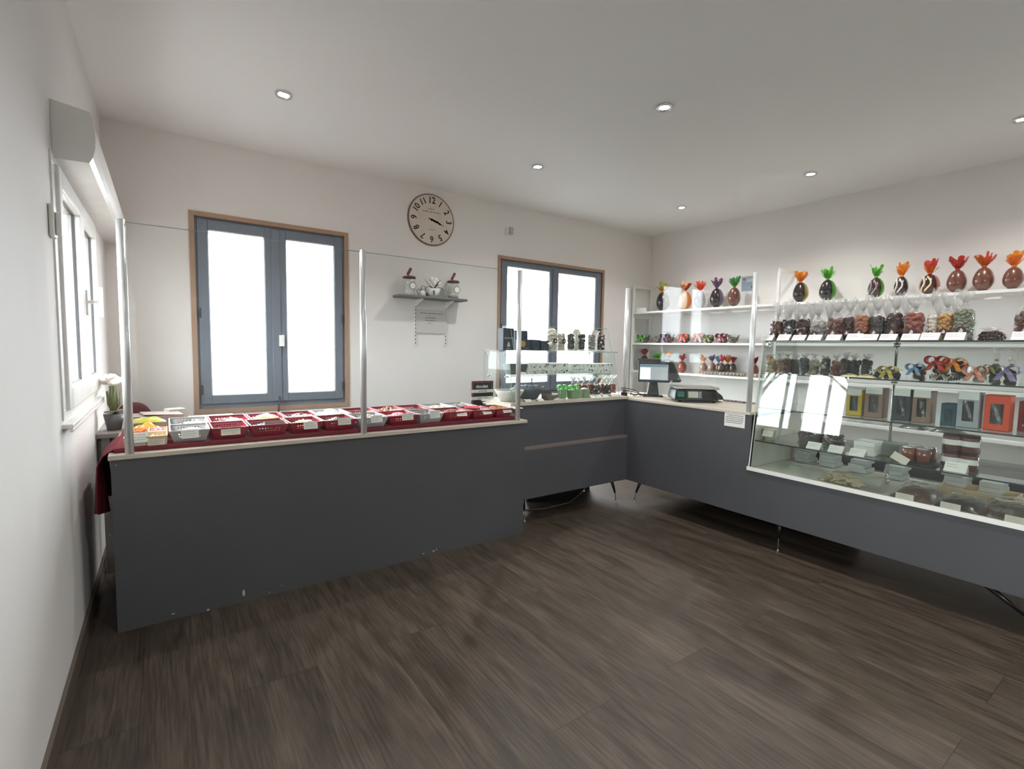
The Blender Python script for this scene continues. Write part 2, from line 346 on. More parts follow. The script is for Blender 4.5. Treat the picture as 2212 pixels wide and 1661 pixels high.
# unseen second window of the left wall, added behind the camera for fill light
y0, y1, z0, z1 = W4_FILL
root = thing('fill_window_4', '', '', (XL, (y0+y1)/2, z0)); del root['label'], root['category']; struct(root)
b = MB()
for a in ((y0, y0+.06, z0, z1), (y1-.06, y1, z0, z1), (y0, y1, z0, z0+.06), (y0, y1, z1-.06, z1), ((y0+y1)/2-.04, (y0+y1)/2+.04, z0, z1)): b.box(XL-.06, XL, *a)
b.to('frame', M_pvc, root, world=True); MB().box(XL-.03, XL-.024, y0, y1, z0, z1).to('glass_pane', M_wglass, root, world=True)
y0, y1, z0, z1 = W5_FILL  # unseen window on the right wall, added and sized for fill light
root = thing('fill_window_5', '', '', (0, (y0+y1)/2, z0)); del root['label'], root['category']; struct(root)
b = MB()
for a in ((y0, y0+.07, z0, z1), (y1-.07, y1, z0, z1), (y0, y1, z0, z0+.12), (y0, y1, z1-.07, z1), ((y0+y1)/2-.05, (y0+y1)/2+.05, z0, z1)): b.box(.03, .09, *a)
b.to('frame', M_blue, root, world=True); MB().box(.055, .061, y0, y1, z0, z1).to('glass_pane', M_wglass, root, world=True)
# roller shutter box above the left window
P = [(0, 2.128), (.112, 2.132), (.124, 2.155), (.132, 2.19), (.135, 2.23), (.133, 2.27), (.128, 2.305), (.118, 2.334), (0, 2.352)]
T = thing('roller_shutter_box', 'long white rounded roller shutter box on the left wall above the white window', 'shutter box', (XL+.001, -1.05, 2.128))
MB().prism([(XL+.001+a, z) for a, z in P], -2.085, -.002, 'y').to('casing', M_pvc, T, world=True)
MB().prism([(XL+.001+a*1.01, 2.24+(z-2.24)*1.02) for a, z in P], -2.097, -2.085, 'y').to('end_cap', M_pvc, T, world=True)
# ------------------------------------------------------------------ outdoors
M_ground = mat('dark_paving', rgb(62, 70, 82), .9, vary=.1, vscale=.4)
M_haze_ground = bpy.data.materials.new('wet_paving_painted_haze'); M_haze_ground.use_nodes = True; _n = M_haze_ground.node_tree
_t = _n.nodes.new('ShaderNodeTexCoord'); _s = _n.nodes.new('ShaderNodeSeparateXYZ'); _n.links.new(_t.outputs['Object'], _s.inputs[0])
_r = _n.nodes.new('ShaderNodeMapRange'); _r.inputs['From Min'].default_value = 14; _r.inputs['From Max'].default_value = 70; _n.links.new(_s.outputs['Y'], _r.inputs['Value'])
_c = _n.nodes.new('ShaderNodeValToRGB'); _n.links.new(_r.outputs[0], _c.inputs[0]); _c.color_ramp.elements[0].color = (.040, .046, .054, 1); _c.color_ramp.elements[1].color = (.3, .3, .3, 1)  # dark near, pale far: distance haze painted into the ground colour
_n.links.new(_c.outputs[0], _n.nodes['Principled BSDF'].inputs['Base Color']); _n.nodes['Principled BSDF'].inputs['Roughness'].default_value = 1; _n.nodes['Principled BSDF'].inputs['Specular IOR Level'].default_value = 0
struct(MB().box(-60, 60, .3, 120, -.45, -.4).to('ground_back', M_haze_ground))
struct(MB().box(-90, XL-.3, -60, .3, -.45, -.4).to('ground_left', mat('dull_grass', rgb(72, 68, 58), .95, vary=.3, vscale=.6)))
struct(MB().box(.3, 60, -60, .3, -.45, -.4).to('ground_right', M_ground))
T = thing('railing', 'pale wooden railing outside the left window, mirrored in the display case glass', 'railing', (-9.8, -.5, -.4))
M_rail = mat('weathered_rail', rgb(150, 146, 138), .8, vary=.1)
for k in range(8): MB().box(-9.84, -9.76, -6+k*1.6, -5.92+k*1.6, -.4, .95).to('post', M_rail, T, world=True)
for zz in (.9, .45): MB().box(-9.83, -9.77, -6.4, 5.6, zz, zz+.08).to('rail', M_rail, T, world=True)
def tree(x, y, h, seed, label):
    R = random.Random(seed); b = MB()
    def br(p, d, l, r, lev):
        e = p+d*l; b.cyl(p, e, r, r*.62, n=6, cap=False)
        if lev == 0: return
        for k in range(3):
            nd = (d+Vector((R.uniform(-.8, .8), R.uniform(-.8, .8), R.uniform(-.1, .5)))).normalized(); br(e, nd, l*R.uniform(.6, .8), r*.6, lev-1)
    br(Vector((0, 0, 0)), Vector((0, 0, 1)), h*.3, h*.02, 5)
    tag(b.to('bare_tree', mat('bark', rgb(84, 76, 68), .9, vary=.2), loc=(x, y, -.4)), label, 'tree', 'bare trees outside the left window')
tree(-13, 3.2, 6, 3, 'bare winter tree outside the left window, nearer the railing')
tree(-17, 1.2, 7, 5, 'tall bare winter tree farther beyond the railing outside')
# ------------------------------------------------------------------ lights
wd = bpy.data.worlds.new('sky'); bpy.context.scene.world = wd; wd.use_nodes = True; nt = wd.node_tree; bg = nt.nodes['Background']
tc = nt.nodes.new('ShaderNodeTexCoord'); sp = nt.nodes.new('ShaderNodeSeparateXYZ'); nt.links.new(tc.outputs['Generated'], sp.inputs[0])
rp = nt.nodes.new('ShaderNodeValToRGB'); nt.links.new(sp.outputs['Z'], rp.inputs[0])
rp.color_ramp.elements[0].position = 0; rp.color_ramp.elements[0].color = (.75, .80, .86, 1); rp.color_ramp.elements[1].position = .5; rp.color_ramp.elements[1].color = (1, 1, 1, 1)
nt.links.new(rp.outputs[0], bg.inputs[0]); bg.inputs[1].default_value = SKY = 9.0
def portal(loc, rot, sx, sy):
    l = bpy.data.lights.new('window_portal', 'AREA'); l.shape = 'RECTANGLE'; l.size = sx; l.size_y = sy; l.cycles.is_portal = True
    o = bpy.data.objects.new('window_portal', l); C.objects.link(o); o.location = loc; o.rotation_euler = rot
for w in (W1, W2): portal(((w[0]+w[1])/2, .12, (w[2]+w[3])/2), (-PI/2, 0, 0), w[1]-w[0], w[3]-w[2])
portal((XL-.1, (W3[0]+W3[1])/2, (W3[2]+W3[3])/2), (0, -PI/2, 0), W3[3]-W3[2], W3[1]-W3[0])
portal((XL-.1, (W4_FILL[0]+W4_FILL[1])/2, (W4_FILL[2]+W4_FILL[3])/2), (0, -PI/2, 0), W4_FILL[3]-W4_FILL[2], W4_FILL[1]-W4_FILL[0])
portal((.12, (W5_FILL[0]+W5_FILL[1])/2, (W5_FILL[2]+W5_FILL[3])/2), (0, PI/2, 0), W5_FILL[3]-W5_FILL[2], W5_FILL[1]-W5_FILL[0])
M_lamp = mat('lamp_glow', (1, .97, .92, 1), .5, emit=60)
gx = (-5.128, -3.015, -.93); gy = (-1.185, -2.57, -3.94, -5.4, -6.9)
names = {(0,0): 'lit ceiling downlight above the left counter, nearest the big window', (1,0): 'lit ceiling downlight in the row nearest the back wall, middle one',
 (2,0): 'lit ceiling downlight nearest the back right corner', (1,1): 'lit ceiling downlight above the open floor, at the top centre right',
 (2,1): 'lit ceiling downlight above the till, second along the right wall', (2,2): 'lit ceiling downlight cut by the right edge of the photo'}
for i, x in enumerate(gx):
    for j, y in enumerate(gy):
        if (i, j) == (0, 1) : continue
        seen = (i, j) in names
        if seen:
            T = thing('downlight', names[(i, j)], 'downlight', (x, y, HC-.012), group='recessed ceiling downlights')
            MB().lathe_open([(.034, .010), (.035, .0), (.05, -.003), (.053, .004), (.053, .012)], n=28).to('trim_ring', M_chrome, T, smooth=True)
            MB().cyl((0, 0, .004), (0, 0, .010), .033, n=24).to('lamp', M_lamp, T)
        l = bpy.data.lights.new('downlight_beam', 'SPOT'); l.energy = 19.5; l.spot_size = 2.35; l.spot_blend = .9; l.shadow_soft_size = .03; l.color = (1, .975, .95)
        o = bpy.data.objects.new('downlight_beam', l); C.objects.link(o); o.location = (x, y, HC-.03)
# ------------------------------------------------------------------ counters
YA, XA0, XA1 = -1.895, -6.0386, -3.63
T = thing('display_counter', 'dark grey panelled counter on the left under the baskets, with a pale wooden top edge', 'counter', ((XA0+XA1)/2, -1.5, 0))
counterA = T
MB().box(XA0, XA1, YA, YA+.02, .0, .842).to('front_panel', M_panel, T, world=True)
MB().box(XA0+.0, XA0+.02, YA+.02, -1.2, .0, .842).to('side_panel', M_panel, T, world=True)
MB().box(XA1-.02, XA1, YA+.02, -1.2, .0, .842).to('side_panel', M_panel, T, world=True)
MB().box(XA0+.02, XA1-.02, -1.22, -1.2, .3, .842).to('back_panel', M_panel, T, world=True)
MB().box(XA0-.008, XA1+.012, YA-.016, -1.16, .843, .864).to('top', M_topx, T, world=True, bevel=.001)
R = random.Random(4)
for (u, v, w, h) in ((527, 1281, 6, 17), (374, 1326, 7, 3), (450, 1317, 6, 4), (582, 1279, 3, 3), (609, 1265, 2, 2), (937, 1190, 8, 4), (943, 1187, 4, 4), (250, 1005, 3, 2), (915, 1196, 5, 3), (1062, 1170, 4, 2)):
    c = at(u, v, 'y', YA-.001); a = w*.0028*.5; g = h*.0028*.5
    pts = [(c.x+a*R.uniform(.6, 1)*math.cos(t), c.z+g*R.uniform(.7, 1)*math.sin(t)) for t in [k*PI/3.5 for k in range(7)]]
    MB().prism(pts, YA-.0012, YA-.0002, 'y').to('paint_chip', mat('bare_chipboard', rgb(190, 180, 172), .8), T, world=True)
# counter in front of the second window (deep) and counter on the right
YB, XBL, XC, ZB, ZBB = -1.778, -3.58, -2.372, .962, .208
YC1 = -5.6
T = thing('window_counter', 'dark grey counter on thin legs below the second window, carrying the small glass case', 'counter', (-3.0, -1.45, 0))
MB().box(XBL, XC, YB, YB+.02, ZBB, .60).to('lower_panel', M_panel, T, world=True)
MB().box(XBL, XC, YB+.045, YB+.065, .62, ZB-.012).to('upper_panel', M_panel, T, world=True)
MB().box(XBL, XC, YB+.0, YB+.065, .60, .62).to('ledge', mat('grey_brown_ledge', rgb(118, 108, 102), .5), T, world=True)
MB().box(XBL, XC, YB+.02, -1.28, ZBB, ZBB+.02).to('bottom_board', M_panel, T, world=True)
MB().box(XBL, XBL+.02, YB+.065, -1.28, ZBB+.02, ZB-.012).to('side_panel', M_panel, T, world=True)
MB().box(-3.66, XC+.03, YB+.03, -1.28, ZB-.012, ZB+.012).to('top', M_topx, T, world=True)
MB().box(-3.15, XC, -1.31, -1.285, .0, ZBB-.001).to('added_shade_panel', M_black, T, world=True)  # added black panel that darkens the gap under the window counter
def leg(x, y, top, T, dx=0, dy=0):
    b = MB().cyl((x+dx, y+dy, top), (x, y, .09), .017, .009, n=12).to('leg', M_leg, T, world=True, smooth=True)
    b2 = MB().cyl((x, y, .095), (x-dx*.3, y-dy*.3, .012), .0045, n=8); b2.cyl((x-dx*.3, y-dy*.3, .012), (x-dx*.3, y-dy*.3, 0), .010, .012, n=12)
    b2.to('foot', M_chrome, b, world=True)
leg(-3.473, -1.70, ZBB, T, 0, .02); leg(-2.47, -1.74, ZBB, T, -.03, .02); leg(-3.45, -1.33, ZBB, T); leg(-2.47, -1.33, ZBB, T)
T = thing('till_counter', 'long dark grey counter on the right carrying the till and the large glass case', 'counter', (-2.0, -3.7, 0)); counterC = T
YE = -2.925     # where the glass case begins
MB().box(XC, XC+.02, YB+.068, YE, ZBB, .945).box(XC, XC+.02, YC1, YE, ZBB, .55).to('front_panel', M_panel, T, world=True)
MB().box(XC+.02, -1.62, YC1, YB-.002, ZBB, ZBB+.02).to('bottom_board', M_panel, T, world=True)
MB().box(-1.64, -1.62, YC1, YE, ZBB+.02, .75).to('back_panel', mat('navy_panel', rgb(44, 48, 58), .4), T, world=True)
MB().box(XC-.006, -1.78, YE+.002, YB-.002, .945, .962).box(XC+.032, -1.78, YB-.002, -1.28, .945, .962).to('worktop', M_top, T, world=True)
MB().box(XC+.02, -1.66, YE+.004, YE+.024, ZBB+.02, .945).to('end_panel', M_black, T, world=True)
MB().box(XC-.006, -1.6, YC1, YE-.002, .550, .565).to('case_floor', M_offw, T, world=True)
MB().box(XC-.010, XC-.004, YC1, YE+.004, .545, .572).to('white_edge', M_white, T, world=True)
MB().box(-1.66, -1.63, -3.4, -1.3, .0, ZBB-.001).to('added_shade_panel', M_black, T, world=True)  # black panel added behind the legs to keep the underside dark
leg(-2.30, -3.137, ZBB, T, .0, .0); leg(-2.28, -4.36, ZBB, T, -.03, .16); leg(-2.30, -1.84, ZBB, T, .03, -.03); leg(-1.75, -3.14, ZBB, T); leg(-1.75, -1.9, ZBB, T)
# ------------------------------------------------------------------ glass screens
ZT = .864
def screen(name, label, posts, ztop, zb, r=.018, pane_lo=.01, axis='x', off=0):
    c = sum((Vector(p) for p in posts), Vector((0, 0)))/len(posts)
    T = thing(name, label, 'glass screen', (c.x, c.y, zb))
    for i, (x, y) in enumerate(posts):
        b = MB().cyl((x, y, zb), (x, y, ztop), r, n=20).to('post', M_alu, T, world=True, smooth=False)
        for q in b.data.polygons: q.use_smooth = len(q.vertices) == 4
    for (xa, ya), (xb, yb) in zip(posts, posts[1:]):
        if axis == 'x': g = MB().box(xa+r, xb-r, ya-.004, ya+.004, zb+pane_lo, ztop-.012)
        else: g = MB().box(xa-.004, xa+.004, yb+r, ya-r, zb+pane_lo, ztop-.012)
        g.to('glass_pane', M_sglass, T, world=True)
        e = MB()
        if axis == 'x': e.box(xa+r, xb-r, ya-.004, ya+.004, ztop-.012, ztop-.009)
        else: e.box(xa-.004, xa+.004, yb+r, ya-r, ztop-.012, ztop-.009)
        e.to('pane_edge', M_gedge, T, world=True)
    return T
screen('glass_screen', 'tall clear glass screen on three metal posts above the left counter', [(-5.966, -1.892), (-4.842, -1.892), (-3.697, -1.892)], 1.957, ZT)
T = thing('glass_screen', 'tall clear glass screen between two metal posts in front of the till', 'glass screen', (-2.33, -2.28, .9625))
pa = (-2.298, at(1348, 858, 'x', -2.298).y); pb = (-2.356, -2.90)
for (x, y) in (pa, pb):
    b = MB().cyl((x, y, .9625), (x, y, 1.965), .018, n=20).to('post', M_alu, T, world=True)
    for q in b.data.polygons: q.use_smooth = len(q.vertices) == 4
nx, ny = .999, -.05; g = []
for (x, y) in (pa, pb):
    for s_ in (-.004, .004): g.append((x+nx*s_, y+ny*s_+(.0185 if y < -2.5 else -.0185)))
b = MB(); zz = (.975, 1.95); b.add([(g[k][0], g[k][1], z) for z in zz for k in (0, 1, 3, 2)], [(3, 2, 1, 0), (4, 5, 6, 7), (0, 1, 5, 4), (1, 2, 6, 5), (2, 3, 7, 6), (3, 0, 4, 7)]); b.to('glass_pane', M_sglass, T, world=True)
MB().cyl((pa[0], pa[1], .9625), (pa[0], pa[1], 1.0), .03, n=16).to('post_base', M_black, T, world=True)
T = thing('glass_partition', 'low clear glass pane standing along the back of the worktop behind the scale', 'glass pane', (-1.79, -2.59, .9625))
MB().prism([(-2.27, .963), (-2.27, 1.26), (-2.285, 1.28), (-2.30, 1.29), (-2.915, 1.29), (-2.915, .963)], -1.793, -1.788, 'x').to('pane', M_sglass, T, world=True)
# small white riser at the right end of the left counter
T = thing('plastic_riser', 'small white folded plastic riser at the right end of the left counter', 'riser', (-3.66, -1.80, ZT+.001))
MB().box(-3.668, -3.664, -1.86, -1.40, ZT+.001, .945).to('upright', M_pvc, T, world=True)
MB().box(-3.70, -3.622, -1.86, -1.40, .945, .949).to('flap', M_pvc, T, world=True)
# ------------------------------------------------------------------ cloth and baskets
ZP = .888
T = thing('burgundy_cloth', 'burgundy red cloth spread under the baskets and hanging over the left end of the counter', 'cloth', (-4.85, -1.5, ZT+.001))
MB().box(XA0+.01, -3.69, -1.852, -1.18, ZT+.001, ZP).to('cloth_top', M_cloth, T, world=True, bevel=.006)
b = MB(); R = random.Random(7)
def drape(u, v):
    w = .012*math.sin(v*19)+.010*math.sin(v*41+1)+.006*math.sin(v*77)
    yy = -1.82+v*.44; zz = ZP-.012-u*(.30+.03*math.sin(v*8))
    out = .012+.035*min(1, u*4)+w*u*1.2
    if u < .08: out = -.02+(u/.08)*.04
    return (XA0-.006-out+.0, yy, zz+.004)
b.grid(drape, 18, 30).to('hanging_edge', M_cloth, T, world=True, smooth=True, solid=.004)
def wordbars(b, x0, x1, z, h, y, R, big=.02):
    x = x0
    while x < x1-.002:
        w = min(R.uniform(.3, 1)*big, x1-x); b.box(x, x+w, y-.0003, y+.0001, z, z+h); x += w+h*.7
def basket(kind, x0, x1, y0, y1, h, label, group):
    cx, cy = (x0+x1)/2, (y0+y1)/2; w, d = (x1-x0)/2-.003, (y1-y0)/2-.002
    T = thing('basket', label, 'basket', (cx, cy, ZP+.001), 0, group); m = M_red if kind == 'red' else M_grey
    tp = .78; b = MB()
    def wallf(ax, s):
        def f(u, v):
            k = tp+(1-tp)*v; t = (u*2-1)
            return (t*w*k, s*d*k, h*v) if ax == 'y' else (s*w*k, t*d*k, h*v)
        return f
    for s in (-1, 1):
        b.grid(wallf('y', s), 25, 9, lambda i, j: (i % 2 == 1 and 4 <= i <= 20 and j in (3, 4, 6, 7) ) if False else (j in (4, 6) and i % 2 == 1 and 3 < i < 21))
        b.grid(wallf('x', s), 21, 9, lambda i, j: j in (4, 6) and i % 2 == 1 and 3 < i < 17)
    b.add([(-w*tp, -d*tp, .001), (w*tp, -d*tp, .001), (w*tp, d*tp, .001), (-w*tp, d*tp, .001)], [(0, 1, 2, 3)])
    b.to('body', m, T, solid=.0022)
    e = .006; r = MB()
    r.box(-w-.001, w+.001, -d-.001, -d+e, h-.003, h+.003).box(-w-.001, w+.001, d-e, d+.001, h-.003, h+.003).box(-w-.001, -w+e, -d+e, d-e, h-.003, h+.003).box(w-e, w+.001, -d+e, d-e, h-.003, h+.003)
    r.to('rim', m, T, bevel=.0015)
    return T, cx, cy, w, d
def heap(kind, cx, cy, w, d, z0, zt, m, seed, r, label, cat='chocolates', skew=1, name='loose_chocolates'):
    R = random.Random(seed); b = MB(); n = int(w*d*4/(r*r*2.2)*1.5)
    for k in range(n):
        x = R.uniform(-1, 1); y = R.uniform(-1, 1)
        hh = z0+(zt-z0)*(.55+.45*max(0, 1-(x-.3*skew)**2-.5*y*y))*R.uniform(.72, 1)
        rr = r*R.uniform(.8, 1.15); rot = (Rz(R.uniform(0, 6)) @ Rx(R.uniform(-.9, .9)))
        p = (cx+x*(w*.80-r), cy+y*(d*.80-r), hh)
        if kind == 'ball': b.ball(p, rr, 8, 5, R.uniform(.85, 1))
        elif kind == 'egg': b.ball(p, rr*.85, 8, 5, 1, rot, sx=1.4)
        elif kind == 'disc': b.ball(p, rr*1.2, 8, 4, .35, rot)
        elif kind == 'stick': b.bc(p, (rr*3.2, rr*.8, rr*.7), rot)
        elif kind == 'square': b.bc(p, (rr*1.8, rr*1.8, rr*.9), rot)
    b.box(cx-w*.76, cx+w*.76, cy-d*.76, cy+d*.76, z0-.01, z0+(zt-z0)*.42)
    o = b.to(name, m, world=True, smooth=(kind in ('ball', 'egg', 'disc'))); tag(o, label, cat); stuff(o); return o
M_faint = mat('faint_ink', rgb(186, 180, 174), .8)
def flat_card(x, y, z, w, h, tilt, rz, label, group, m=None, R=random.Random(5), lines=3, name='price_card'):
    T = thing(name, label, 'price card', (x, y, z), rz, group); Mx = Rx(-tilt)
    MB().bc((0, 0, 0), (w, .0008, h)).to('x', None)  if False else None
    b = MB().box(-w/2, w/2, -.0005, .0005, 0, h); b.v = [tuple(Mx @ Vector(v)) for v in b.v]; b.to('card', m or M_paper, T)
    b = MB()
    for k in range(lines): wordbars(b, -w*.4, w*R.uniform(.1, .4), h*(.72-.24*k), h*.07, -.0007, R, w*.16)
    b.v = [tuple(Mx @ Vector(v)) for v in b.v]; b.to('lettering', M_faint, T)
    return T
front = [ # x0, x1, colour, filling, words, ordinal
 (-5.812, -5.632, 'grey', ('ball', M_greyc, .013, .6), 'marbled grey chocolate balls', 'leftmost grey one'),
 (-5.629, -5.452, 'red', None, 'empty', 'only empty one'),
 (-5.449, -5.252, 'red', ('ball', M_blackc, .012, .62), 'dark round chocolates', 'third basket from the left'),
 (-5.249, -5.066, 'red', ('stick', M_wchoc, .011, .72), 'pale yellow candied sticks', 'fourth basket from the left'),
 (-5.063, -4.868, 'red', ('disc', M_choc, .013, .66), 'dark chocolate shells', 'just left of the middle post'),
 (-4.865, -4.668, 'grey', ('square', M_pale, .012, .75), 'pale pinkish nougat pieces', 'just right of the middle post'),
 (-4.665, -4.461, 'red', ('ball', M_pinkc, .012, .75), 'pink sugared balls', 'second right of the middle post'),
 (-4.458, -4.276, 'grey', ('ball', M_choc, .010, .35), 'a few dark chocolates at the bottom', 'rightmost grey one'),
 (-4.273, -4.052, 'red', ('ball', M_redc, .012, .75), 'reddish brown chocolate nuts', 'third from the right end'),
 (-4.049, -3.855, 'red', ('disc', M_choc, .012, .72), 'chocolates and a red wrapper', 'second from right end'),
 (-3.852, -3.705, 'red', ('square', M_gold, .011, .85), 'golden candies', 'by the third post')]
back = [
 (-5.812, -5.622, 'grey', ('ball', M_blackc, .015, .68), 'black and grey chocolate balls', 'leftmost'),
 (-5.619, -5.415, 'red', ('disc', M_milk, .014, .7), 'brown and white chocolate swirls', 'second from the left'),
 (-5.412, -5.222, 'red', ('stick', M_wchoc, .014, .95), 'heaped ivory white chocolate', 'third from the left'),
 (-5.219, -5.03, 'red', ('disc', M_milk, .013, .72), 'milk chocolate pieces', 'fourth from the left'),
 (-5.027, -4.83, 'grey', ('ball', M_paper, .019, .95), 'large white balls', 'left of the middle post'),
 (-4.827, -4.625, 'red', ('disc', M_choc, .012, .4), 'a thin layer of chocolates', 'behind the middle post'),
 (-4.622, -4.43, 'red', ('ball', M_nut, .015, .85), 'tan truffle balls', 'second right of the middle post'),
 (-4.427, -4.237, 'red', ('ball', M_choc, .012, .5), 'low dark chocolate balls', 'third right of the middle post'),
 (-4.234, -4.045, 'grey', ('ball', M_pale, .013, .75), 'pale pink almonds', 'fourth right of the middle post'),
 (-4.042, -3.855, 'grey', ('disc', M_greyc, .014, .85), 'grey wrapped chocolates', 'rightmost, beside the chalkboard')]
R = random.Random(11)
BH = .060
for row, ya, yb, rn in ((front, -1.848, -1.60, 'front'), (back, -1.597, -1.32, 'back')):
    for k, (x0, x1, colr, fill, words, pos) in enumerate(row):
        cont = ('empty' if fill is None else 'with '+words)
        T, cx, cy, w, d = basket(colr, x0, x1, ya, yb, BH, f'{colr} perforated basket {cont}, {rn} row, {pos}'.replace('a thin layer of ', '').replace('a few dark chocolates at the bottom', 'few dark chocolates'), f'baskets of chocolates in the {rn} row')
        if fill: heap(fill[0], cx, cy, w*.9, d*.9, ZP+.012, ZP+BH*fill[3]+.012, fill[1], k+31*(rn == 'back'), fill[2], f'{words} heaped in the {colr} {rn} row basket')
        if rn == 'front':
            cw = .076 if k not in (1, 2) else .09
            dx = {1: -.0, 2: .03, 0: .0}.get(k, .02)
            if k == 2: flat_card(cx+dx, ya+.03, ZP+BH-.012, .10, .032, .35, .12, 'grey brown card lying across the dark chocolates, front row third basket', 'price cards clipped to the front baskets', mat('taupe_card', rgb(158, 142, 138), .7))
            else: flat_card(cx+dx, ya-.009, ZP+BH-.036+(.010 if k > 3 else 0), cw, .043 if k != 7 else .05, .12+R.uniform(0, .25)+(.35 if k in (8, 9, 10) else 0), R.uniform(-.12, .12), f'{"beige" if k == 1 else "white"} price card on the front basket {"that is empty" if k == 1 else "with "+words}', 'price cards clipped to the front baskets', M_cream if k == 1 else M_paper)
        elif k in (0, 1, 3, 5, 6):
            flat_card(cx+.02, ya+.028, ZP+BH-.006, .085, .022, .9, R.uniform(-.1, .1), f'white price card on the back basket with {words}', 'price cards on the back baskets')
o = MB().bc((-3.965, -1.69, ZP+.066), (.12, .05, .010), Rz(-.5) @ Rx(.2)).to('candy_wrapper', mat('red_wrapper', rgb(196, 60, 72), .4), world=True, bevel=.004); tag(o, 'bright red candy wrapper lying across the second basket from the right end', 'wrapper')
# wooden crates of sweets at the left end of the counter
M_wood = mat('pale_crate_wood', rgb(212, 188, 154), .6, vary=.08, stretch=(1, 10, 1))
M_string = mat('rope_candy', rgb(222, 160, 166), .5)
def crate(x0, x1, y0, y1, h, label, m=M_wood, z=ZP+.001, grp='open crates of sweets at the left end'):
    T = thing('crate', label, 'crate', ((x0+x1)/2, (y0+y1)/2, z), 0, grp); w, d = (x1-x0)/2, (y1-y0)/2; t = .005
    b = MB(); k = 1.06
    def pan(ax, s):
        def f(u, v):
            t_ = 2*u-1; kk = 1+.08*v
            return (t_*w*kk, s*d*kk, h*v) if ax == 'y' else (s*w*kk, t_*d*kk, h*v)
        return f
    for s in (-1, 1): b.grid(pan('y', s), 2, 2); b.grid(pan('x', s), 2, 2)
    b.add([(-w, -d, .001), (w, -d, .001), (w, d, .001), (-w, d, .001)], [(0, 1, 2, 3)]); b.to('box', m, T, solid=.005); return T
def strings(cx, cy, z, w, d, n, m, seed, label, r=.005, name='candy_strings'):
    R = random.Random(seed); b = MB()
    for k in range(n):
        x = cx+R.uniform(-w, w)*.5; y = cy+R.uniform(-d, d)*.5; a = R.uniform(-.5, .5); pts = []
        for j in range(9):
            t = (j/8-.5); pts.append((x*.0+cx+(x-cx)+t*w*1.1*math.cos(a)*.8, y+t*d*.8*math.sin(a)+.006*math.sin(j*1.7+k), z+.008+.010*math.sin(j*1.3+k*2)+R.uniform(0, .012)))
        pts = [(min(max(p[0], cx-w*.9), cx+w*.9), min(max(p[1], cy-d*.9), cy+d*.9), p[2]) for p in pts]
        b.tube(pts, r, 6)
    o = b.to(name, m, world=True, smooth=True); return stuff(tag(o, label, 'sweets'))
crate(-5.985, -5.905, -1.835, -1.70, .045, 'cream crate with a large white card, front left corner of the counter', M_cream)
flat_card(-5.935, -1.852, ZP+.02, .085, .05, .25, .05, 'large white card on the crate behind the first post', 'cards on the crates')
crate(-5.90, -5.822, -1.84, -1.70, .045, 'small pale wooden crate with white strings, second crate in front')
strings(-5.861, -1.77, ZP+.012, .03, .05, 7, M_cream, 4, 'coil of white candy strings in the front wooden crate', r=.004)
flat_card(-5.862, -1.858, ZP+.002, .07, .03, .02, .05, 'cream card leaning on the front of the wooden crate', 'cards on the crates', M_cream)
crate(-5.97, -5.90, -1.66, -1.50, .04, 'wooden crate of orange candy strings behind the first post', )
strings(-5.935, -1.58, ZP+.02, .03, .06, 12, M_orangec, 5, 'orange candy strings in the rear left wooden crate')
crate(-5.895, -5.822, -1.66, -1.50, .04, 'wooden crate of pink candy strings beside the grey basket')
strings(-5.858, -1.58, ZP+.02, .03, .06, 12, M_pinkc, 6, 'pink candy strings in the rear right wooden crate')
flat_card(-5.86, -1.675, ZP+.03, .07, .018, .5, .0, 'white card on the crate of pink candy strings', 'cards on the crates')
def packet(x, y, z, w, d, h, m, rz, label, seed):
    R = random.Random(seed); ph = R.uniform(0, 6)
    def f(u, v):
        a = 2*u-1; c = 2*v-1; k = max(0, 1-abs(a)**3)*max(0, 1-abs(c)**3)
        return (a*w/2, c*d/2, h*k*(.8+.25*math.sin(5*a+ph)*math.sin(4*c+ph))+.002)
    b = MB().grid(f, 16, 12); b.add([(-w/2, -d/2, 0), (w/2, -d/2, 0), (w/2, d/2, 0), (-w/2, d/2, 0)], [(3, 2, 1, 0)])
    o = b.to('sweet_packet', m, smooth=True, loc=(x, y, z)); o.rotation_euler.z = rz; return tag(o, label, 'packet')
packet(at(314, 905, 'y', -1.42).x, -1.42, ZP+.002, .17, .14, .055, mat('orange_film', rgb(240, 150, 44), .3, coat=.4, vary=.12, vscale=25), .1, 'glossy orange packet lying behind the crates', 1)
packet(at(318, 893, 'y', -1.36).x, -1.35, ZP+.052, .17, .10, .03, mat('olive_film', rgb(170, 166, 74), .3, coat=.4, vary=.15, vscale=25), .05, 'yellow green packet lying on top behind the orange one', 2)
# table in the back left corner with flowers and paper bags
ZD = .85
M_tab = mat('grey_table_laminate', rgb(158, 153, 147), .5, vary=.05)
T = thing('side_table', 'low grey table in the back left corner under the white window', 'table', (-5.8, -.8, 0))
MB().box(XL+.002, -5.40, -1.10, -.45, ZD-.025, ZD).to('table_top', M_tab, T, world=True)
for (x, y) in ((-6.12, -1.06), (-5.44, -1.06), (-6.12, -.49), (-5.44, -.49)): MB().box(x-.02, x+.02, y-.02, y+.02, 0, ZD-.026).to('leg', M_tab, T, world=True)
MB().box(-6.10, -5.46, -1.06, -1.04, ZD-.13, ZD-.026).to('apron', M_tab, T, world=True)
T = thing('flower_arrangement', 'white artificial flowers in a grey pot on the corner table below the white window', 'flowers', (-6.085, -.95, ZD+.001))
MB().lathe([(.035, 0), (.052, .10), (.048, .10), (.035, .085), (0, .085)], n=20).to('pot', mat('grey_zinc_pot', rgb(112, 112, 116), .5, vary=.1), T, smooth=True)
b = MB(); R = random.Random(3)
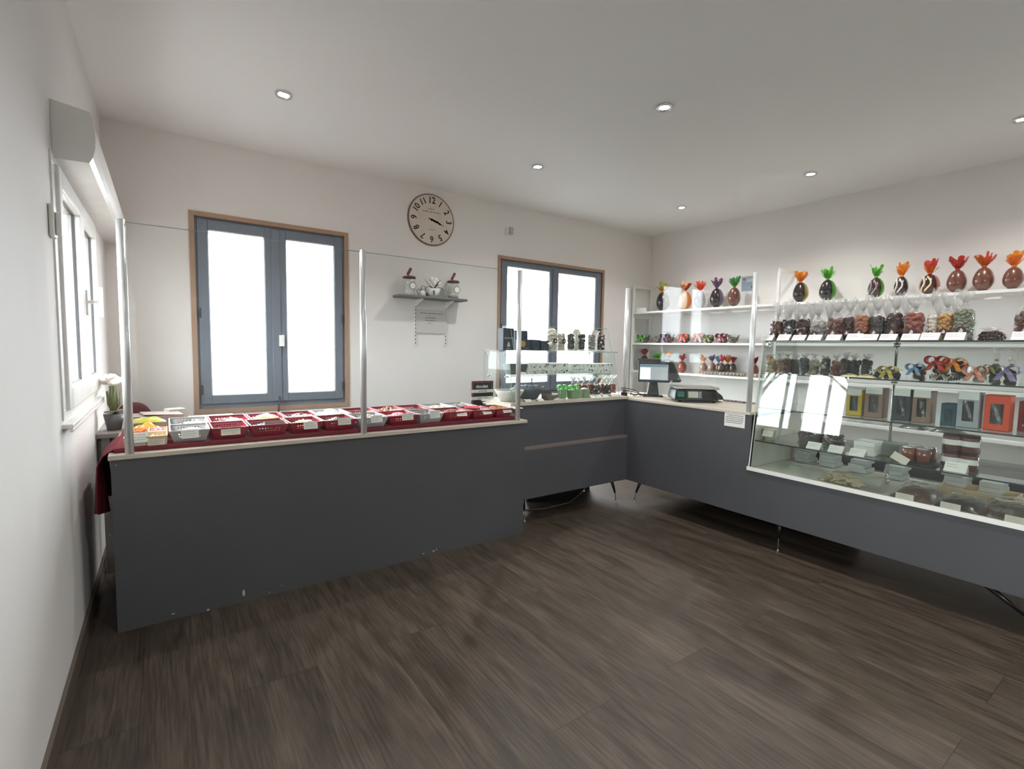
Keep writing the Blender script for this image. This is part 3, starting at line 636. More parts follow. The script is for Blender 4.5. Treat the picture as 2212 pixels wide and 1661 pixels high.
for k in range(14): a = R.uniform(0, 6.3); r = R.uniform(.01, .05); b.bc((r*math.cos(a), r*math.sin(a), .10+R.uniform(0, .02)), (.05, .012, .004), Rz(R.uniform(0, 6)) @ Rx(R.uniform(-1, 1)))
b.to('moss', mat('dry_moss', rgb(150, 142, 132), .9, vary=.2), T)
b = MB()
for k in range(6):
    a = k*1.05+.3; b.tube([(.01*math.cos(a), .01*math.sin(a), .09), (.02*math.cos(a), .02*math.sin(a), .18), (.012*math.cos(a), .02*math.sin(a), .27)], .005, 6)
for k in range(5):
    a = k*1.26; L_ = [(.0, 0, .1), (.03*math.cos(a), .03*math.sin(a), .16), (.035*math.cos(a), .035*math.sin(a), .24)]
    b.tube(L_, .0055, 4)
b.to('stems', mat('flower_stem', rgb(128, 138, 96), .6), T, smooth=True)
for k in range(7):
    a = k*.9; c = Vector((.042*math.cos(a)*(k > 0), .045*math.sin(a)*(k > 0), .29+.018*(k % 3))); b = MB()
    for q in range(6):
        t = q*PI/3+k; b.ball(c+Vector((.018*math.cos(t), .018*math.sin(t), .004*(q % 2))), .017, 8, 5, .6, Rz(t) @ Ry(-.6))
    b.ball(c+Vector((0, 0, .008)), .012, 8, 5); b.to('blossom', M_paper, T, smooth=True)
T = thing('chair', 'dark burgundy chair back showing behind the crates in the back left corner', 'chair', (-6.0, -.35, 0))
M_chair = mat('burgundy_chair', rgb(104, 44, 54), .5)
CX = -6.02
def cb(u, v): a = (2*u-1); return (CX+.10*a, -.23+.02*a*a, .66+v*(.285-.07*abs(a)**3))
MB().grid(cb, 14, 8).to('backrest', M_chair, T, world=True, smooth=True, solid=.02)
MB().box(CX-.12, CX+.16, -.44, -.10, .44, .47).to('seat', M_chair, T, world=True, bevel=.01)
for x in (CX-.1, CX+.14):
    for y in (-.42, -.12): MB().cyl((x, y, 0), (x, y, .44), .011, n=8).to('leg', M_alu, T, world=True)
    MB().cyl((x, -.19, .46), (x*.6+CX*.4, -.21, .70), .011, n=8).to('back_post', M_alu, T, world=True)
def paperbag(x, y, z, w, d, h, rz, m, label):
    b = MB().bc((0, 0, h*.5), (w, d, h)); b.bc((w*.1, -.01, h+.004), (w*.8, d*.9, .003), Ry(.06)); o = b.to('paper_bags', m, loc=(x, y, z)); o.rotation_euler.z = rz; return tag(o, label, 'paper bags')
paperbag(at(338, 895, 'y', -.95).x, -.95, ZD+.001, .26, .2, .085, .15, mat('kraft_paper', rgb(150, 134, 128), .75, vary=.06), 'stack of brown paper bags on the corner table')
o = MB().prism([(-.09, 0), (.09, 0), (.07, .13), (-.05, .13)], -.05, .05, 'y').to('cardboard_box', mat('grey_board', rgb(176, 168, 160), .8), loc=(at(376, 895, 'y', -.80).x, -.80, ZD+.001)); o.rotation_euler.z = .3; o.scale = (.8, 1, .75); tag(o, 'pale grey cardboard box at the right end of the corner table', 'box')
o = MB().tube([(XL+.06, -1.3, .30), (-6.07, -1.25, .24), (-6.045, -1.22, .16), (-6.07, -1.2, .09), (-6.10, -1.2, .006)], .006, 8).to('white_cable', M_pvc, smooth=True); tag(o, 'white cable looping to the floor behind the left end of the counter', 'cable')
o = MB().box(XL+.001, XL+.05, -1.02, -.55, .56, .80).to('wall_panel_heater', mat('heater_white', rgb(202, 198, 192), .5), world=True, bevel=.006); tag(o, 'white panel heater on the left wall under the corner table', 'heater')
# ------------------------------------------------------------------ things on the back wall
p = at(931, 475.5, 'y', 0); rad = .262
T = thing('wall_clock', 'large round vintage clock with black numerals on the back wall', 'clock', (p.x, 0, p.z-rad))
T.location = (p.x, -.001, p.z)
MB().cyl((0, 0, 0), (0, -.016, 0), rad, n=64).to('dial', mat('aged_cream_dial', rgb(212, 202, 190), .7, vary=.06, vscale=6), T)
b = MB(); n = 64
for i in range(n):
    a = 2*PI*i/n; c = 2*PI*(i+1)/n
    P = [(r*math.cos(t), y, r*math.sin(t)) for t in (a, c) for r, y in ((rad-.010, -.0162), (rad, -.0165), (rad+.003, -.008), (rad+.003, 0))]
    b.add(P, [(0, 1, 5, 4), (1, 2, 6, 5), (2, 3, 7, 6)])
b.to('rim', mat('brown_dial_edge', rgb(122, 104, 94), .6), T)
M_num = mat('numeral_black', rgb(34, 26, 26), .7)
for k in range(1, 13):
    a = PI/2-k*PI/6; rr = .196
    Rk = F_back @ Rz(a-PI/2)
    textmesh(str(k), .088 if k != 12 else .094, M_num, 'numeral', T, (rr*math.cos(a), -.0175, rr*math.sin(a)), Rk, sx=.9, bold=.0014)
b = MB()
for i in range(60):
    a = 2*PI*i/60; r = .243; L_ = .006 if i % 5 else .011
    q = MB().bc((0, 0, 0), (.0025 if i % 5 else .005, .0006, L_)); Mx = Ry(-(a-PI/2)); b.add([Mx @ Vector(v)+Vector((r*math.cos(a), -.0168, r*math.sin(a))) for v in q.v], q.f)
b.to('minute_track', M_greyink, T)
b = MB(); R = random.Random(8)
wordbars(b, -.10, .10, .072, .012, -.0168, R, .03); wordbars(b, -.035, .035, .100, .014, -.0168, R, .02); wordbars(b, -.04, .04, -.105, .008, -.0168, R, .02)
b.to('dial_lettering', mat('faded_ink', rgb(168, 152, 140), .8), T)
def hand(ang, L1, tail, w, name):
    b = MB(); Mx = Ry(-(ang-PI/2)); pts = [(-w*.4, -tail), (w*.4, -tail), (w*.35, 0), (w*.9, L1*.3), (w*.3, L1*.42), (w, L1*.62), (w*.25, L1*.78), (0, L1), (-w*.25, L1*.78), (-w, L1*.62), (-w*.3, L1*.42), (-w*.9, L1*.3), (-w*.35, 0)]
    q = MB().prism(pts, -.021, -.019, 'y'); b.add([Mx @ Vector(v) for v in q.v], q.f); b.cyl((0, -.022, 0), (0, -.016, 0), .012, n=16); b.to(name, M_num, T)
hand(math.radians(-19), .155, .04, .010, 'minute_hand'); hand(math.radians(-14), .105, .03, .013, 'hour_hand')
p = at(1098, 500, 'y', 0); T = thing('motion_sensor', 'small white alarm sensor on the back wall above the second window', 'sensor', (p.x, -.001, p.z))
MB().box(-.04, .03, -.03, 0, -.045, .045).to('housing', M_pvc, T, bevel=.008); MB().box(-.016, .036, -.058, -.031, -.04, .042).to('detector_face', mat('sensor_grey', rgb(176, 178, 178), .4), T, bevel=.008)
# wall shelf
xa, xb = at(863, 636, 'y', -.21).x, at(1011, 645, 'y', -.21).x; zs = 1.905; ys = -.21
T = thing('wall_shelf', 'grey wooden wall shelf on white slotted rails below the clock', 'shelf', ((xa+xb)/2, 0, 1.2))
MB().box(xa, xb, ys, -.02, zs-.026, zs).to('board', mat('grey_green_board', rgb(112, 116, 112), .6, vary=.06), T, world=True, bevel=.010)
for px in (897, 962):
    x = at(px, 700, 'y', -.006).x; b = MB().box(x-.012, x+.012, -.012, -.001, 1.40, zs-.027); rr = b.to('slotted_rail', M_white, T, world=True)
    b = MB()
    for k in range(12): b.box(x-.0035, x+.0035, -.0128, -.0122, 1.42+k*.038, 1.442+k*.038)
    b.to('slots', M_ink, rr, world=True)
    MB().prism([(-.013, zs-.027), (-.19, zs-.027), (-.19, zs-.035), (-.013, zs-.10)], x-.006, x+.006, 'x').to('bracket', M_white, T, world=True)
def ctr(px, y, z): p = at(px, 630, 'y', y); return (p.x, y, z)
M_jar = glassmat('jar_glass', (.92, .94, .93, 1), .08, .03, haze=.16, hazecol=(.82, .82, .80, 1))
M_lid = mat('brown_wood_lid', rgb(112, 66, 54), .5, vary=.1)
def cookiejar(px, label, fill):
    T = thing('cookie_jar', label, 'jar', ctr(px, -.12, zs+.001), 0, 'glass jars on the wall shelf')
    MB().lathe([(.0, .002), (.058, .002), (.060, .01), (.060, .158), (.052, .168)], n=28).to('glass_body', M_jar, T, smooth=True)
    if fill: MB().cyl((0, 0, .008), (0, 0, .03), .055, n=24).to('contents', mat('grey_beans', rgb(120, 112, 106), .8), T)
    MB().lathe([(.0, .168), (.064, .168), (.068, .176), (.056, .188), (.0, .190)], n=28).to('lid', M_lid, T, smooth=True)
    b = MB().bc((.0, 0, .235), (.028, .022, .085), Ry(.5)); b.to('scoop_handle', M_lid, T, bevel=.009)
    b = MB().cyl((.012, -.0600, .09), (.012, -.0625, .09), .036, n=24); b.to('round_label', M_greyink, T); MB().cyl((.012, -.0626, .09), (.012, -.063, .09), .029, n=24).to('label_centre', M_paper, T)
cookiejar(884, 'glass cookie jar with a brown lid at the left end of the wall shelf', False); cookiejar(979, 'glass cookie jar with a brown lid at the right end of the wall shelf', True)
T = thing('tulip_pot', 'white tulips with dark leaves in a white pot in the middle of the wall shelf', 'plant', ctr(936, -.12, zs+.001))
MB().lathe([(0, .001), (.045, .001), (.075, .085), (.068, .085), (.04, .02), (0, .02)], n=24).to('pot', M_white, T, smooth=True)
M_tl = mat('dark_leaf', rgb(70, 74, 66), .6)
for k in range(8):
    a = k*.85+.2; L_ = .09+.02*(k % 3)
    def lf(u, v, a=a, L_=L_): w = .013*math.sin(PI*min(1, u*1.02)+.05); t = (2*v-1)*w; rr = L_*u*1.1; return (rr*math.cos(a)-t*math.sin(a), rr*math.sin(a)*.7+t*math.cos(a), .08+.10*u-.13*u*u*(k % 3)*.8)
    MB().grid(lf, 8, 2).to('leaf', M_tl, T, smooth=True, solid=.002)
for k, (x, z) in enumerate(((-.03, .165), (.015, .16), (.05, .135), (.0, .13))):
    b = MB().lathe([(.006, 0), (.024, .02), (.022, .045), (.010, .06), (0, .06)], c=(x, -.02, z-.02), n=12); b.to('tulip', M_paper, T, smooth=True)
T = thing('watering_can', 'tiny white watering can ornament beside the left glass jar', 'ornament', ctr(913, -.13, zs+.001))
MB().lathe([(0, .001), (.03, .001), (.026, .055), (0, .055)], n=18).to('body', M_white, T, smooth=True)
MB().tube([(-.026, 0, .02), (-.05, 0, .045), (-.07, 0, .06)], .006, 6).to('spout', M_white, T, smooth=True); MB().tube([(-.015, 0, .055), (-.01, 0, .10), (.02, 0, .105), (.035, 0, .06), (.027, 0, .03)], .004, 6).to('handle', M_greyink, T, smooth=True)
T = thing('glass_bottle', 'tiny clear glass bottle beside the right glass jar', 'bottle', ctr(964, -.13, zs+.001))
MB().lathe([(0, .001), (.026, .001), (.026, .06), (.008, .075), (.008, .12), (0, .12)], n=16).to('glass_body', M_jar, T, smooth=True)
pa, pb = at(898, 668, 'y', -.014), at(965, 720, 'y', -.014)
T = thing('notice_sheet', 'white notice sheet with a few grey lines below the wall shelf', 'notice', ((pa.x+pb.x)/2, -.0145, pb.z-.005))
MB().box(pa.x-T.location.x, pb.x-T.location.x, -.001, .0, 0, pa.z-pb.z+.01).to('paper', mat('notice_paper', rgb(206, 202, 200), .7), T)
b = MB(); R = random.Random(2); hh = pa.z-pb.z
for (a, c, z) in ((-.13, .13, .86), (-.07, .05, .66), (-.07, .04, .54), (-.045, .0, .43)): wordbars(b, a, c, z*hh, .008, -.0012, R, .03)
b.to('lettering', M_greyink, T)
T = thing('wall_switch', 'white wall control box beside the white window on the left wall', 'switch', (XL+.001, -2.225, 1.79))
MB().box(0, .016, -.035, .035, 0, .125).to('housing', M_pvc, T, bevel=.006); MB().box(.0165, .034, -.012, .028, .012, .10).to('remote', M_pvc, T, bevel=.006)
MB().tube([tuple(at(604, 857, 'y', -.02)), tuple(at(604, 868, 'y', -.05)), tuple(at(602, 880, 'y', -.06)), tuple(at(602, 905, 'y', -.06))], .008, 8).to('black_cable', M_dark, win1, world=True, smooth=True)
# chalkboard sign
ycb = -1.31
xl = at(1018, 860, 'y', ycb).x; xr = at(1064, 860, 'y', ycb).x; wcb = (xr-xl)
T = thing('chalkboard_sign', 'small framed chalkboard with handwritten chalk lettering standing behind the baskets', 'sign', ((xl+xr)/2, ycb, ZP+.001), 0)
ht = at(1040, 823, 'y', ycb).z-ZP; fr = mat('burgundy_wood_frame', rgb(104, 58, 58), .5); w = wcb/2
MB().box(-w, -w+.018, -.008, .008, 0, ht).box(w-.018, w, -.008, .008, 0, ht).box(-w+.018, w-.018, -.008, .008, ht-.018, ht).box(-w+.018, w-.018, -.008, .008, 0, .018).to('frame', fr, T)
MB().box(-w+.018, w-.018, -.002, .004, .018, ht-.018).to('board', mat('slate', rgb(52, 52, 58), .8), T)
M_chalk = mat('chalk', rgb(226, 224, 222), .9)
textmesh('chocolats', .036, M_chalk, 'chalk_lettering', T, (-.004, -.0035, ht*.80), F_back, sx=.85, bold=.0008)
textmesh('& kg', .030, M_chalk, 'chalk_lettering', T, (.035, -.0035, ht*.15), F_back, sx=.9, bold=.0008)
for z, s, tx in ((.575, w, 'au DETAIL'), (.315, w+.008, '3,50 les 100gr')):
    q = MB().box(-s, s, -.0105, -.0085, ht*z, ht*z+.026).to('paper_strip', M_paper, T); textmesh(tx, .018, M_ink, 'lettering', q, (0, -.0112, ht*z+.013), F_back)
# floor cable under the window counter
pts = [at(1125, 1103, 'z', .006), at(1180, 1098, 'z', .006), at(1230, 1085, 'z', .006)]
pts = [tuple(p) for p in pts]; e = Vector(pts[-1]); pts += [tuple(e+Vector((.16, .05, .03))), tuple(e+Vector((.34, .10, .10))), (-2.62, -1.45, ZBB)]
o = MB().tube(pts, .005, 8).to('floor_cable', mat('grey_cable', rgb(104, 100, 98), .5), smooth=True); tag(o, 'grey cable sagging to the floor under the window counter', 'cable')
# ------------------------------------------------------------------ helpers for wrapped sweets
def tint_cello(name, c, haze=.45): return glassmat('tinted_film_'+name+('_thin' if haze < .2 else ''), (c[0]*.35+.62, c[1]*.35+.62, c[2]*.35+.62, 1), .06, .12, wrinkle=.6, haze=haze, hazecol=c, wscale=60)
COL = {'orange': rgb(240, 146, 50), 'green': rgb(104, 190, 66), 'red': rgb(196, 56, 48), 'yellowgreen': rgb(156, 172, 70), 'purple': rgb(112, 60, 96), 'darkgreen': rgb(56, 128, 72),
       'coral': rgb(236, 98, 72), 'pink': rgb(222, 112, 140), 'lilac': rgb(158, 140, 176), 'blue': rgb(120, 160, 190), 'peach': rgb(238, 176, 120), 'burgundy': rgb(150, 44, 60), 'yellow': rgb(206, 182, 90), 'salmon': rgb(232, 160, 140), 'olive': rgb(134, 140, 70), 'clear': rgb(214, 212, 206)}
def film(c): return mat('ribbon_'+c, COL[c], .35, coat=.3, vary=.15, vscale=40)
def eggprof(w, h, n=14, a=.42, cut=.0):
    P = []
    for i in range(n+1):
        z = i/n; t = (z-a)/(a if z < a else 1-a); r = max(0, 1-t*t)**.5*(1-.10*max(0, z-a))
        P.append((w/2*r if 0 < i < n else (w*.16 if i == 0 else 0), h*z))
    return P
def tuft(b, z, r0, r1, h, seed, n=16, c=(0, 0)):
    "flared crumpled top of a tied wrapper: pointed flaps"
    R = random.Random(seed); k = 7
    for q in range(k):
        a0 = 2*PI*q/k+R.uniform(-.3, .3); L_ = h*R.uniform(.65, 1.1); sp = r1*R.uniform(.6, 1.15); wd_ = .85*R.uniform(.8, 1.3)
        def f(u, v, a0=a0, L_=L_, sp=sp, wd_=wd_, q=q):
            rad = r0+(sp-r0)*u**.8; aa = a0+(v-.5)*wd_*2*(1-.6*u)*(1+.4*math.sin(6*u+q)); return (c[0]+rad*math.cos(aa), c[1]+rad*math.sin(aa), z+L_*u*(1-.15*abs(2*v-1)))
        b.grid(f, 4, 3)
    b.lathe_open([(r0*1.3, -.012*h/.06), (r0, 0), (r0*1.5, .3*h)], (c[0], c[1], z), 10, jit=.15, seed=seed)
    return b
def choc_egg(loc, w, h, m, c1, c2, th, label, group, seed, halo=None, base=True, swirl=None):
    T = thing('chocolate_egg', label, 'chocolate egg', loc, -PI/2-.3, group); zb = .012
    if base: MB().lathe_open([(w*.20, 0), (w*.26, .0), (w*.24, .016), (w*.17, .016)], n=18).to('base_ring', M_jar, T, smooth=True)
    MB().lathe(eggprof(w, h), (0, 0, zb if base else 0), 28).to('egg', m, T, smooth=True)
    if swirl:
        b = MB()
        for k in range(2):
            pts = [((w/2+.001)*.0, 0, 0)]; pts = []
            for j in range(15):
                t = j/14; z = h*(.15+.7*t); tt = (z/h-.42)/(.42 if z/h < .42 else .58); rr = w/2*max(0, 1-tt*tt)**.5+.001; a = -PI/2-.75+k*.75+.75*math.sin(t*2.8)
                pts.append((rr*math.cos(a), rr*math.sin(a), z+zb))
            b.tube(pts, .007, 6)
        b.to('white_swirl', swirl, T, smooth=True)
    wrap = tint_cello(halo, COL[halo], .4) if halo else M_cello2
    ep = eggprof(w, h); zt = h*.99+zb; e = 1.22 if halo else 1.1
    def bk(u, v):
        r, z = ep[min(len(ep)-1, int(u*14+.5))]; a = -.12*PI+1.24*PI*v; return (r*e*math.cos(a), .006+r*1.05*math.sin(a), z+zb)
    MB().grid(bk, 14, 16).to('wrapper', wrap, T, smooth=True)
    b = tuft(MB(), zt+.008, .011, w*.46, th*1.08, seed); b.to('wrapper_top', film(c1), T, solid=.0012)
    b = tuft(MB(), zt+.004, .011, w*.5, th*.8, seed+50); b.to('outer_film', tint_cello(c2, COL[c2], .5), T)
    MB().lathe([(.010, -.008), (.017, -.003), (.017, .006), (.010, .011)], (0, 0, zt+.004), 12).to('tie', film(c1), T, smooth=True)
    return T
def bow(c, s, m, name, T, rz=0, z=0, y=0, x=0, seed=0):
    "ribbon bow: two loops, two tails and a knot, facing local -y"
    b = MB(); R = random.Random(seed)
    for sd in (-1, 1):
        def lp(u, v, sd=sd): a = 2*PI*u; return (sd*s*(.5-.5*math.cos(a))*1.0, -(v-.5)*s*.8-.004, s*.42*math.sin(a)*(.9+.2*v)+.1*s)
        b.grid(lp, 12, 2)
        def tl(u, v, sd=sd): return (sd*(s*.55*u+.1*s)+(v-.5)*s*.5, -.012-s*.2*u, -s*.95*u*(1-.15*abs(v-.5))+.04*math.sin(5*u)*s)
        b.grid(tl, 6, 2)
    b.ball((0, -.01, .05*s), s*.17, 8, 6)
    b.v = [tuple(Rz(rz) @ Vector(v)+Vector((x, y, z))) for v in b.v]
    return b.to(name, m, T, smooth=True, solid=.0012)
def pieces(kind, b, rx, ry, h, r, R, z0=.004):
    n = max(5, int(2*PI*max(rx, ry)/(r*1.7))); k = 0; z = z0+r
    while z < h:
        for i in range(n):
            a = 2*PI*(i+.5*(k % 2))/n+R.uniform(-.25, .25); kk = R.uniform(.82, 1.0); p = ((rx-r)*kk*math.cos(a), (ry-r)*kk*math.sin(a), z+R.uniform(-.7, .7)*r)
            if kind == 'ball': b.ball(p, r*R.uniform(.9, 1.1), 7, 5)
            elif kind == 'egg': b.ball(p, r*.85, 7, 5, 1, Rz(R.uniform(0, 6)) @ Ry(R.uniform(-1, 1)), sx=1.4)
            else: b.bc(p, (r*1.7, r*1.5, r*1.2), Rz(R.uniform(0, 6)) @ Ry(R.uniform(-1, 1)))
        z += r*1.55; k += 1
    for q in range(int(n*.7)): b.ball((R.uniform(-.6, .6)*rx, R.uniform(-.6, .6)*ry, z-r*.5+R.uniform(-.4, .5)*r), r, 7, 5)
    b.lathe([(.3*rx, z0), (rx-r*1.2, z0), (rx-r*1.2, h), (0, h)], n=12, sx=1, sy=(ry-r*1.2)/(rx-r*1.2)); return b
M_brownlab = mat('brown_round_sticker', rgb(70, 46, 44), .5)
M_leafl = mat('pale_sticker_drop', rgb(206, 198, 192), .5)
def sticker(T, y, z, r):
    s = MB().cyl((0, y, z), (0, y-.0015, z), r, n=22).to('round_sticker', M_brownlab, T)
    MB().prism([(-r*.45, z-r*.4), (r*.35, z-r*.45), (r*.45, z+.1*r), (r*.05, z+r*.6), (-r*.2, z+.1*r)], y-.003, y-.0016, 'y').to('sticker_drop', M_leafl, s)
def bag(loc, w, d, hf, hn, ht, m, kind, r, label, group, seed, rz=-PI/2, stick=True, c2=None, name='bag_of_chocolates', cat='bag of chocolates', film_m=None):
    R = random.Random(seed); T = thing(name, label, cat, loc, rz, group); rx, ry = w/2, d/2
    pieces(kind, MB(), rx, ry, hf, r, R).to('contents', m, T, smooth=kind != 'cube')
    b = MB(); n = 18; fm = film_m or M_cello; prof = [(1.03, 0), (1.06, .15), (1.06, .6), (.98, .95), (.5, 1.0+.55*(hn-hf)/hf), (.16, hn/hf)]; vs = []
    for k, z in prof:
        for i in range(n):
            a = 2*PI*i/n; q = 1+R.uniform(-.05, .05)
            vs.append((rx*k*q*math.cos(a), ry*k*q*math.sin(a), z*hf+.001))
    b.add(vs, [(j*n+i, j*n+(i+1) % n, (j+1)*n+(i+1) % n, (j+1)*n+i) for j in range(len(prof)-1) for i in range(n)])
    b.to('film_bag', fm, T)
    if ht > hn+.005: tuft(MB(), hn, w*.08, w*.46, ht-hn, seed).to('bag_top', M_cellotop, T)
    if c2: bow(None, w*.3, film(c2), 'ribbon', T, z=hn, y=-ry*.3, seed=seed)
    if stick: sticker(T, -ry*1.07-.001, hf*.36, min(.027, w*.24))
    return T
def tent(loc, w, h, rz, label, group, tilt=.75, m=None, lines=2, seed=1):
    "folded price card standing as a tent; front face leans back"
    T = thing('price_card', label, 'price card', loc, rz, group); R = random.Random(seed); D = h*math.sin(tilt); Z = h*math.cos(tilt)
    b = MB().add([(-w/2, 0, 0), (w/2, 0, 0), (w/2, D, Z), (-w/2, D, Z), (w/2, D*1.6, 0), (-w/2, D*1.6, 0)], [(0, 1, 2, 3), (3, 2, 4, 5)]); b.to('card', m or M_paper, T, solid=.0008)
    b = MB(); Mx = Rx(-tilt)
    for k in range(lines): wordbars(b, -w*.42, w*R.uniform(0, .3), h*(.7-.25*k), h*.06, -.0009, R, w*.16)
    b.v = [tuple(Mx @ Vector(v)) for v in b.v]; b.to('lettering', M_faint, T); return T
def giftbox(loc, w, d, h, m, cap, label, group, rz=-PI/2, back=True, winm=None):
    T = thing('gift_box', label, 'gift box', loc, rz, group)
    ww, wh, zc = w*.26, h*.29, h*.47; b = MB()
    b.box(-w/2, -ww, 0, .002, 0, h).box(ww, w/2, 0, .002, 0, h).box(-ww, ww, 0, .002, 0, zc-wh).box(-ww, ww, 0, .002, zc+wh, h)
    b.box(-w/2, w/2, d-.002, d, 0, h).box(-w/2, -w/2+.002, .002, d-.002, 0, h).box(w/2-.002, w/2, .002, d-.002, 0, h).box(-w/2, w/2, 0, d, 0, .002).box(-w/2, w/2, 0, d, h-.002, h)
    b.to('carton', m, T)
    def wf(u, v): return ((2*u-1)*ww, .006+.005*math.sin(u*7+v*5), zc+(2*v-1)*wh)
    MB().grid(wf, 8, 10).to('window_film', M_cello2, T, smooth=True)
    MB().box(-w*.38, w*.38, d*.35, d*.36, .004, h*.9).to('inner_card', winm or mat('dark_inside', rgb(56, 50, 48), .7), T)
    if cap:
        MB().box(-w*.46, w*.46, -.0015, -.0003, h*.80, h*1.03).to('cap_label', M_paper, T)
    return T
# ------------------------------------------------------------------ small glass case on the window counter
ZK = .9745
T = thing('glass_display_case', 'small two storey glass display case standing before the second window', 'display case', (-3.05, -1.5, ZK))
x0, x1 = -3.64, -2.458
def slab(P0, P1, P2, P3, t, name, m=M_cglass):
    P = [Vector(p) for p in (P0, P1, P2, P3)]; n = (P[1]-P[0]).cross(P[3]-P[0]).normalized()*t/2
    return MB().add([p-n for p in P]+[p+n for p in P], [(3, 2, 1, 0), (4, 5, 6, 7), (0, 1, 5, 4), (1, 2, 6, 5), (2, 3, 7, 6), (3, 0, 4, 7)]).to(name, m, T, world=True)
slab((x0, -1.742, ZK), (x1, -1.742, ZK), (x1+.0, -1.66, 1.366), (x0+.02, -1.66, 1.366), .006, 'front_glass')
for x, nm in ((x0+.008, 'side_glass'), (x1-.008, 'side_glass')): slab((x, -1.735, ZK), (x, -1.30, ZK), (x+.01, -1.30, 1.366), (x+.01, -1.654, 1.366), .006, nm)
MB().box(x0-.01, x1+.02, -1.69, -1.29, 1.369, 1.377).to('top_shelf', M_cglass, T, world=True); MB().box(x0-.01, x1+.02, -1.692, -1.690, 1.369, 1.377).to('shelf_edge', M_gedge, T, world=True)
MB().box(x0+.03, x1-.03, -1.66, -1.33, 1.174, 1.181).to('middle_shelf', M_cglass, T, world=True); MB().box(x0+.03, x1-.03, -1.662, -1.660, 1.174, 1.181).to('shelf_edge', M_gedge, T, world=True)
ux0, ux1 = -3.585, -2.505
slab((ux0, -1.675, 1.378), (ux1, -1.675, 1.378), (ux1-.005, -1.615, 1.585), (ux0+.0, -1.615, 1.575), .005, 'upper_front_glass')
slab((ux0+.006, -1.672, 1.378), (ux0+.006, -1.44, 1.378), (ux0+.006, -1.50, 1.572), (ux0+.006, -1.612, 1.572), .005, 'upper_side_glass')
b = MB(); er = .0022
for q in (((x0, -1.742, ZK), (x0+.02, -1.66, 1.366)), ((x1, -1.742, ZK), (x1, -1.66, 1.366)), ((x0+.008, -1.30, ZK), (x0+.018, -1.30, 1.366)), ((ux0, -1.675, 1.378), (ux0, -1.615, 1.575)), ((ux1, -1.675, 1.378), (ux1-.005, -1.615, 1.585)), ((ux0, -1.615, 1.575), (ux1-.005, -1.615, 1.585)), ((ux0+.006, -1.50, 1.572), (ux0+.006, -1.612, 1.572))): b.cyl(q[0], q[1], er, n=6)
b.to('glass_edges', M_gedge, T, world=True)
b = MB()
for (y, z) in ((-1.60, 1.352), (-1.36, 1.352)):
    for x in (x0+.02, x1-.02): b.cyl((x, y, z), (x, y, z+.016), .008, n=10); b.ball((x, y, z-.006), .009, 8, 6)
for y in (-1.62, -1.37):
    for x in (x0+.015, x1-.015): b.cyl((x, y, 1.168), (x+(.03 if x < -3 else -.03), y, 1.168), .006, n=8); b.ball((x, y, 1.168), .010, 8, 6)
b.to('clamps', M_chrome, T, world=True, smooth=True)
# things in it
def U(px, py, ax, v): p = at(px, py, ax, v); return p
def lx(px, y, z=1.0, py=None): return at(px, py or 820, 'y', y).x
def bowl(px0, px1, y, m, label, z, h, nm='bowl'):
    xa, xb = lx(px0, y), lx(px1, y); r = (xb-xa)/2; T = thing(nm, label, 'bowl', ((xa+xb)/2, y, z))
    MB().lathe([(r*.52, 0), (r*.60, .004), (r*.8, h*.55), (r, h), (r*.97, h+.003), (r*.76, h*.55), (r*.5, .012), (0, .012)], n=36, jit=.012).to('bowl_body', m, T, smooth=True); return T, r
T, r = bowl(1073, 1127, -1.60, mat('white_rough_pottery', rgb(206, 208, 200), .6, vary=.08, vscale=30, bump=.5, bscale=80), 'white rough pottery bowl at the left end inside the small glass case', ZK+.001, .085)
MB().tube([(-.06, 0, .04), (-.02, -.01, .085), (.05, .0, .098)], .006, 6).to('tongs', M_chrome, T, smooth=True)
T, r = bowl(1116, 1169, -1.52, mat('grey_slate_pottery', rgb(96, 104, 112), .5, vary=.08, bump=.4, bscale=80), 'dark grey bowl behind the third post inside the small glass case', ZK+.001, .10)
b = MB(); R = random.Random(4)
for k in range(9): a = k*.7; b.ball((r*.5*math.cos(a), r*.5*math.sin(a), .085+R.uniform(0, .015)), .022, 8, 6)
b.to('contents', mat('grey_blue_sweets', rgb(110, 118, 126), .4), T, smooth=True); MB().cyl((.02, 0, .08), (.03, 0, .17), .006, .004, n=8).to('scoop_stick', M_dark, T)
T = thing('cardboard_box', 'open brown cardboard box holding cream eggs inside the small glass case', 'box', (U(1191, 860, 'y', -1.68).x, -1.66, ZK+.001), .35)
kr = mat('brown_card', rgb(112, 98, 92), .8); MB().box(-.055, .055, -.05, -.047, 0, .035).box(-.055, .055, .047, .05, 0, .06).box(-.055, -.052, -.047, .047, 0, .06).box(.052, .055, -.047, .047, 0, .04).box(-.055, .055, -.047, .047, 0, .003).to('carton', kr, T)
MB().add([(-.055, -.05, .055), (-.055, .05, .055), (-.10, .05, .085), (-.10, -.05, .085)], [(0, 1, 2, 3)]).to('flap', kr, T, solid=.002)
b = MB()
for k, (x, y) in enumerate(((-.028, -.01), (.002, .012), (.03, -.012), (-.01, .03), (.03, .025))): b.ball((x, y, .038), .017, 10, 6, .9, Rz(k), sx=1.25)
b.to('eggs', mat('cream_egg', rgb(216, 208, 192), .4), T, smooth=True)
M_gg = mat('sage_green_box', rgb(124, 146, 112), .6); M_gr = mat('bright_green_ribbon', rgb(120, 200, 110), .4)
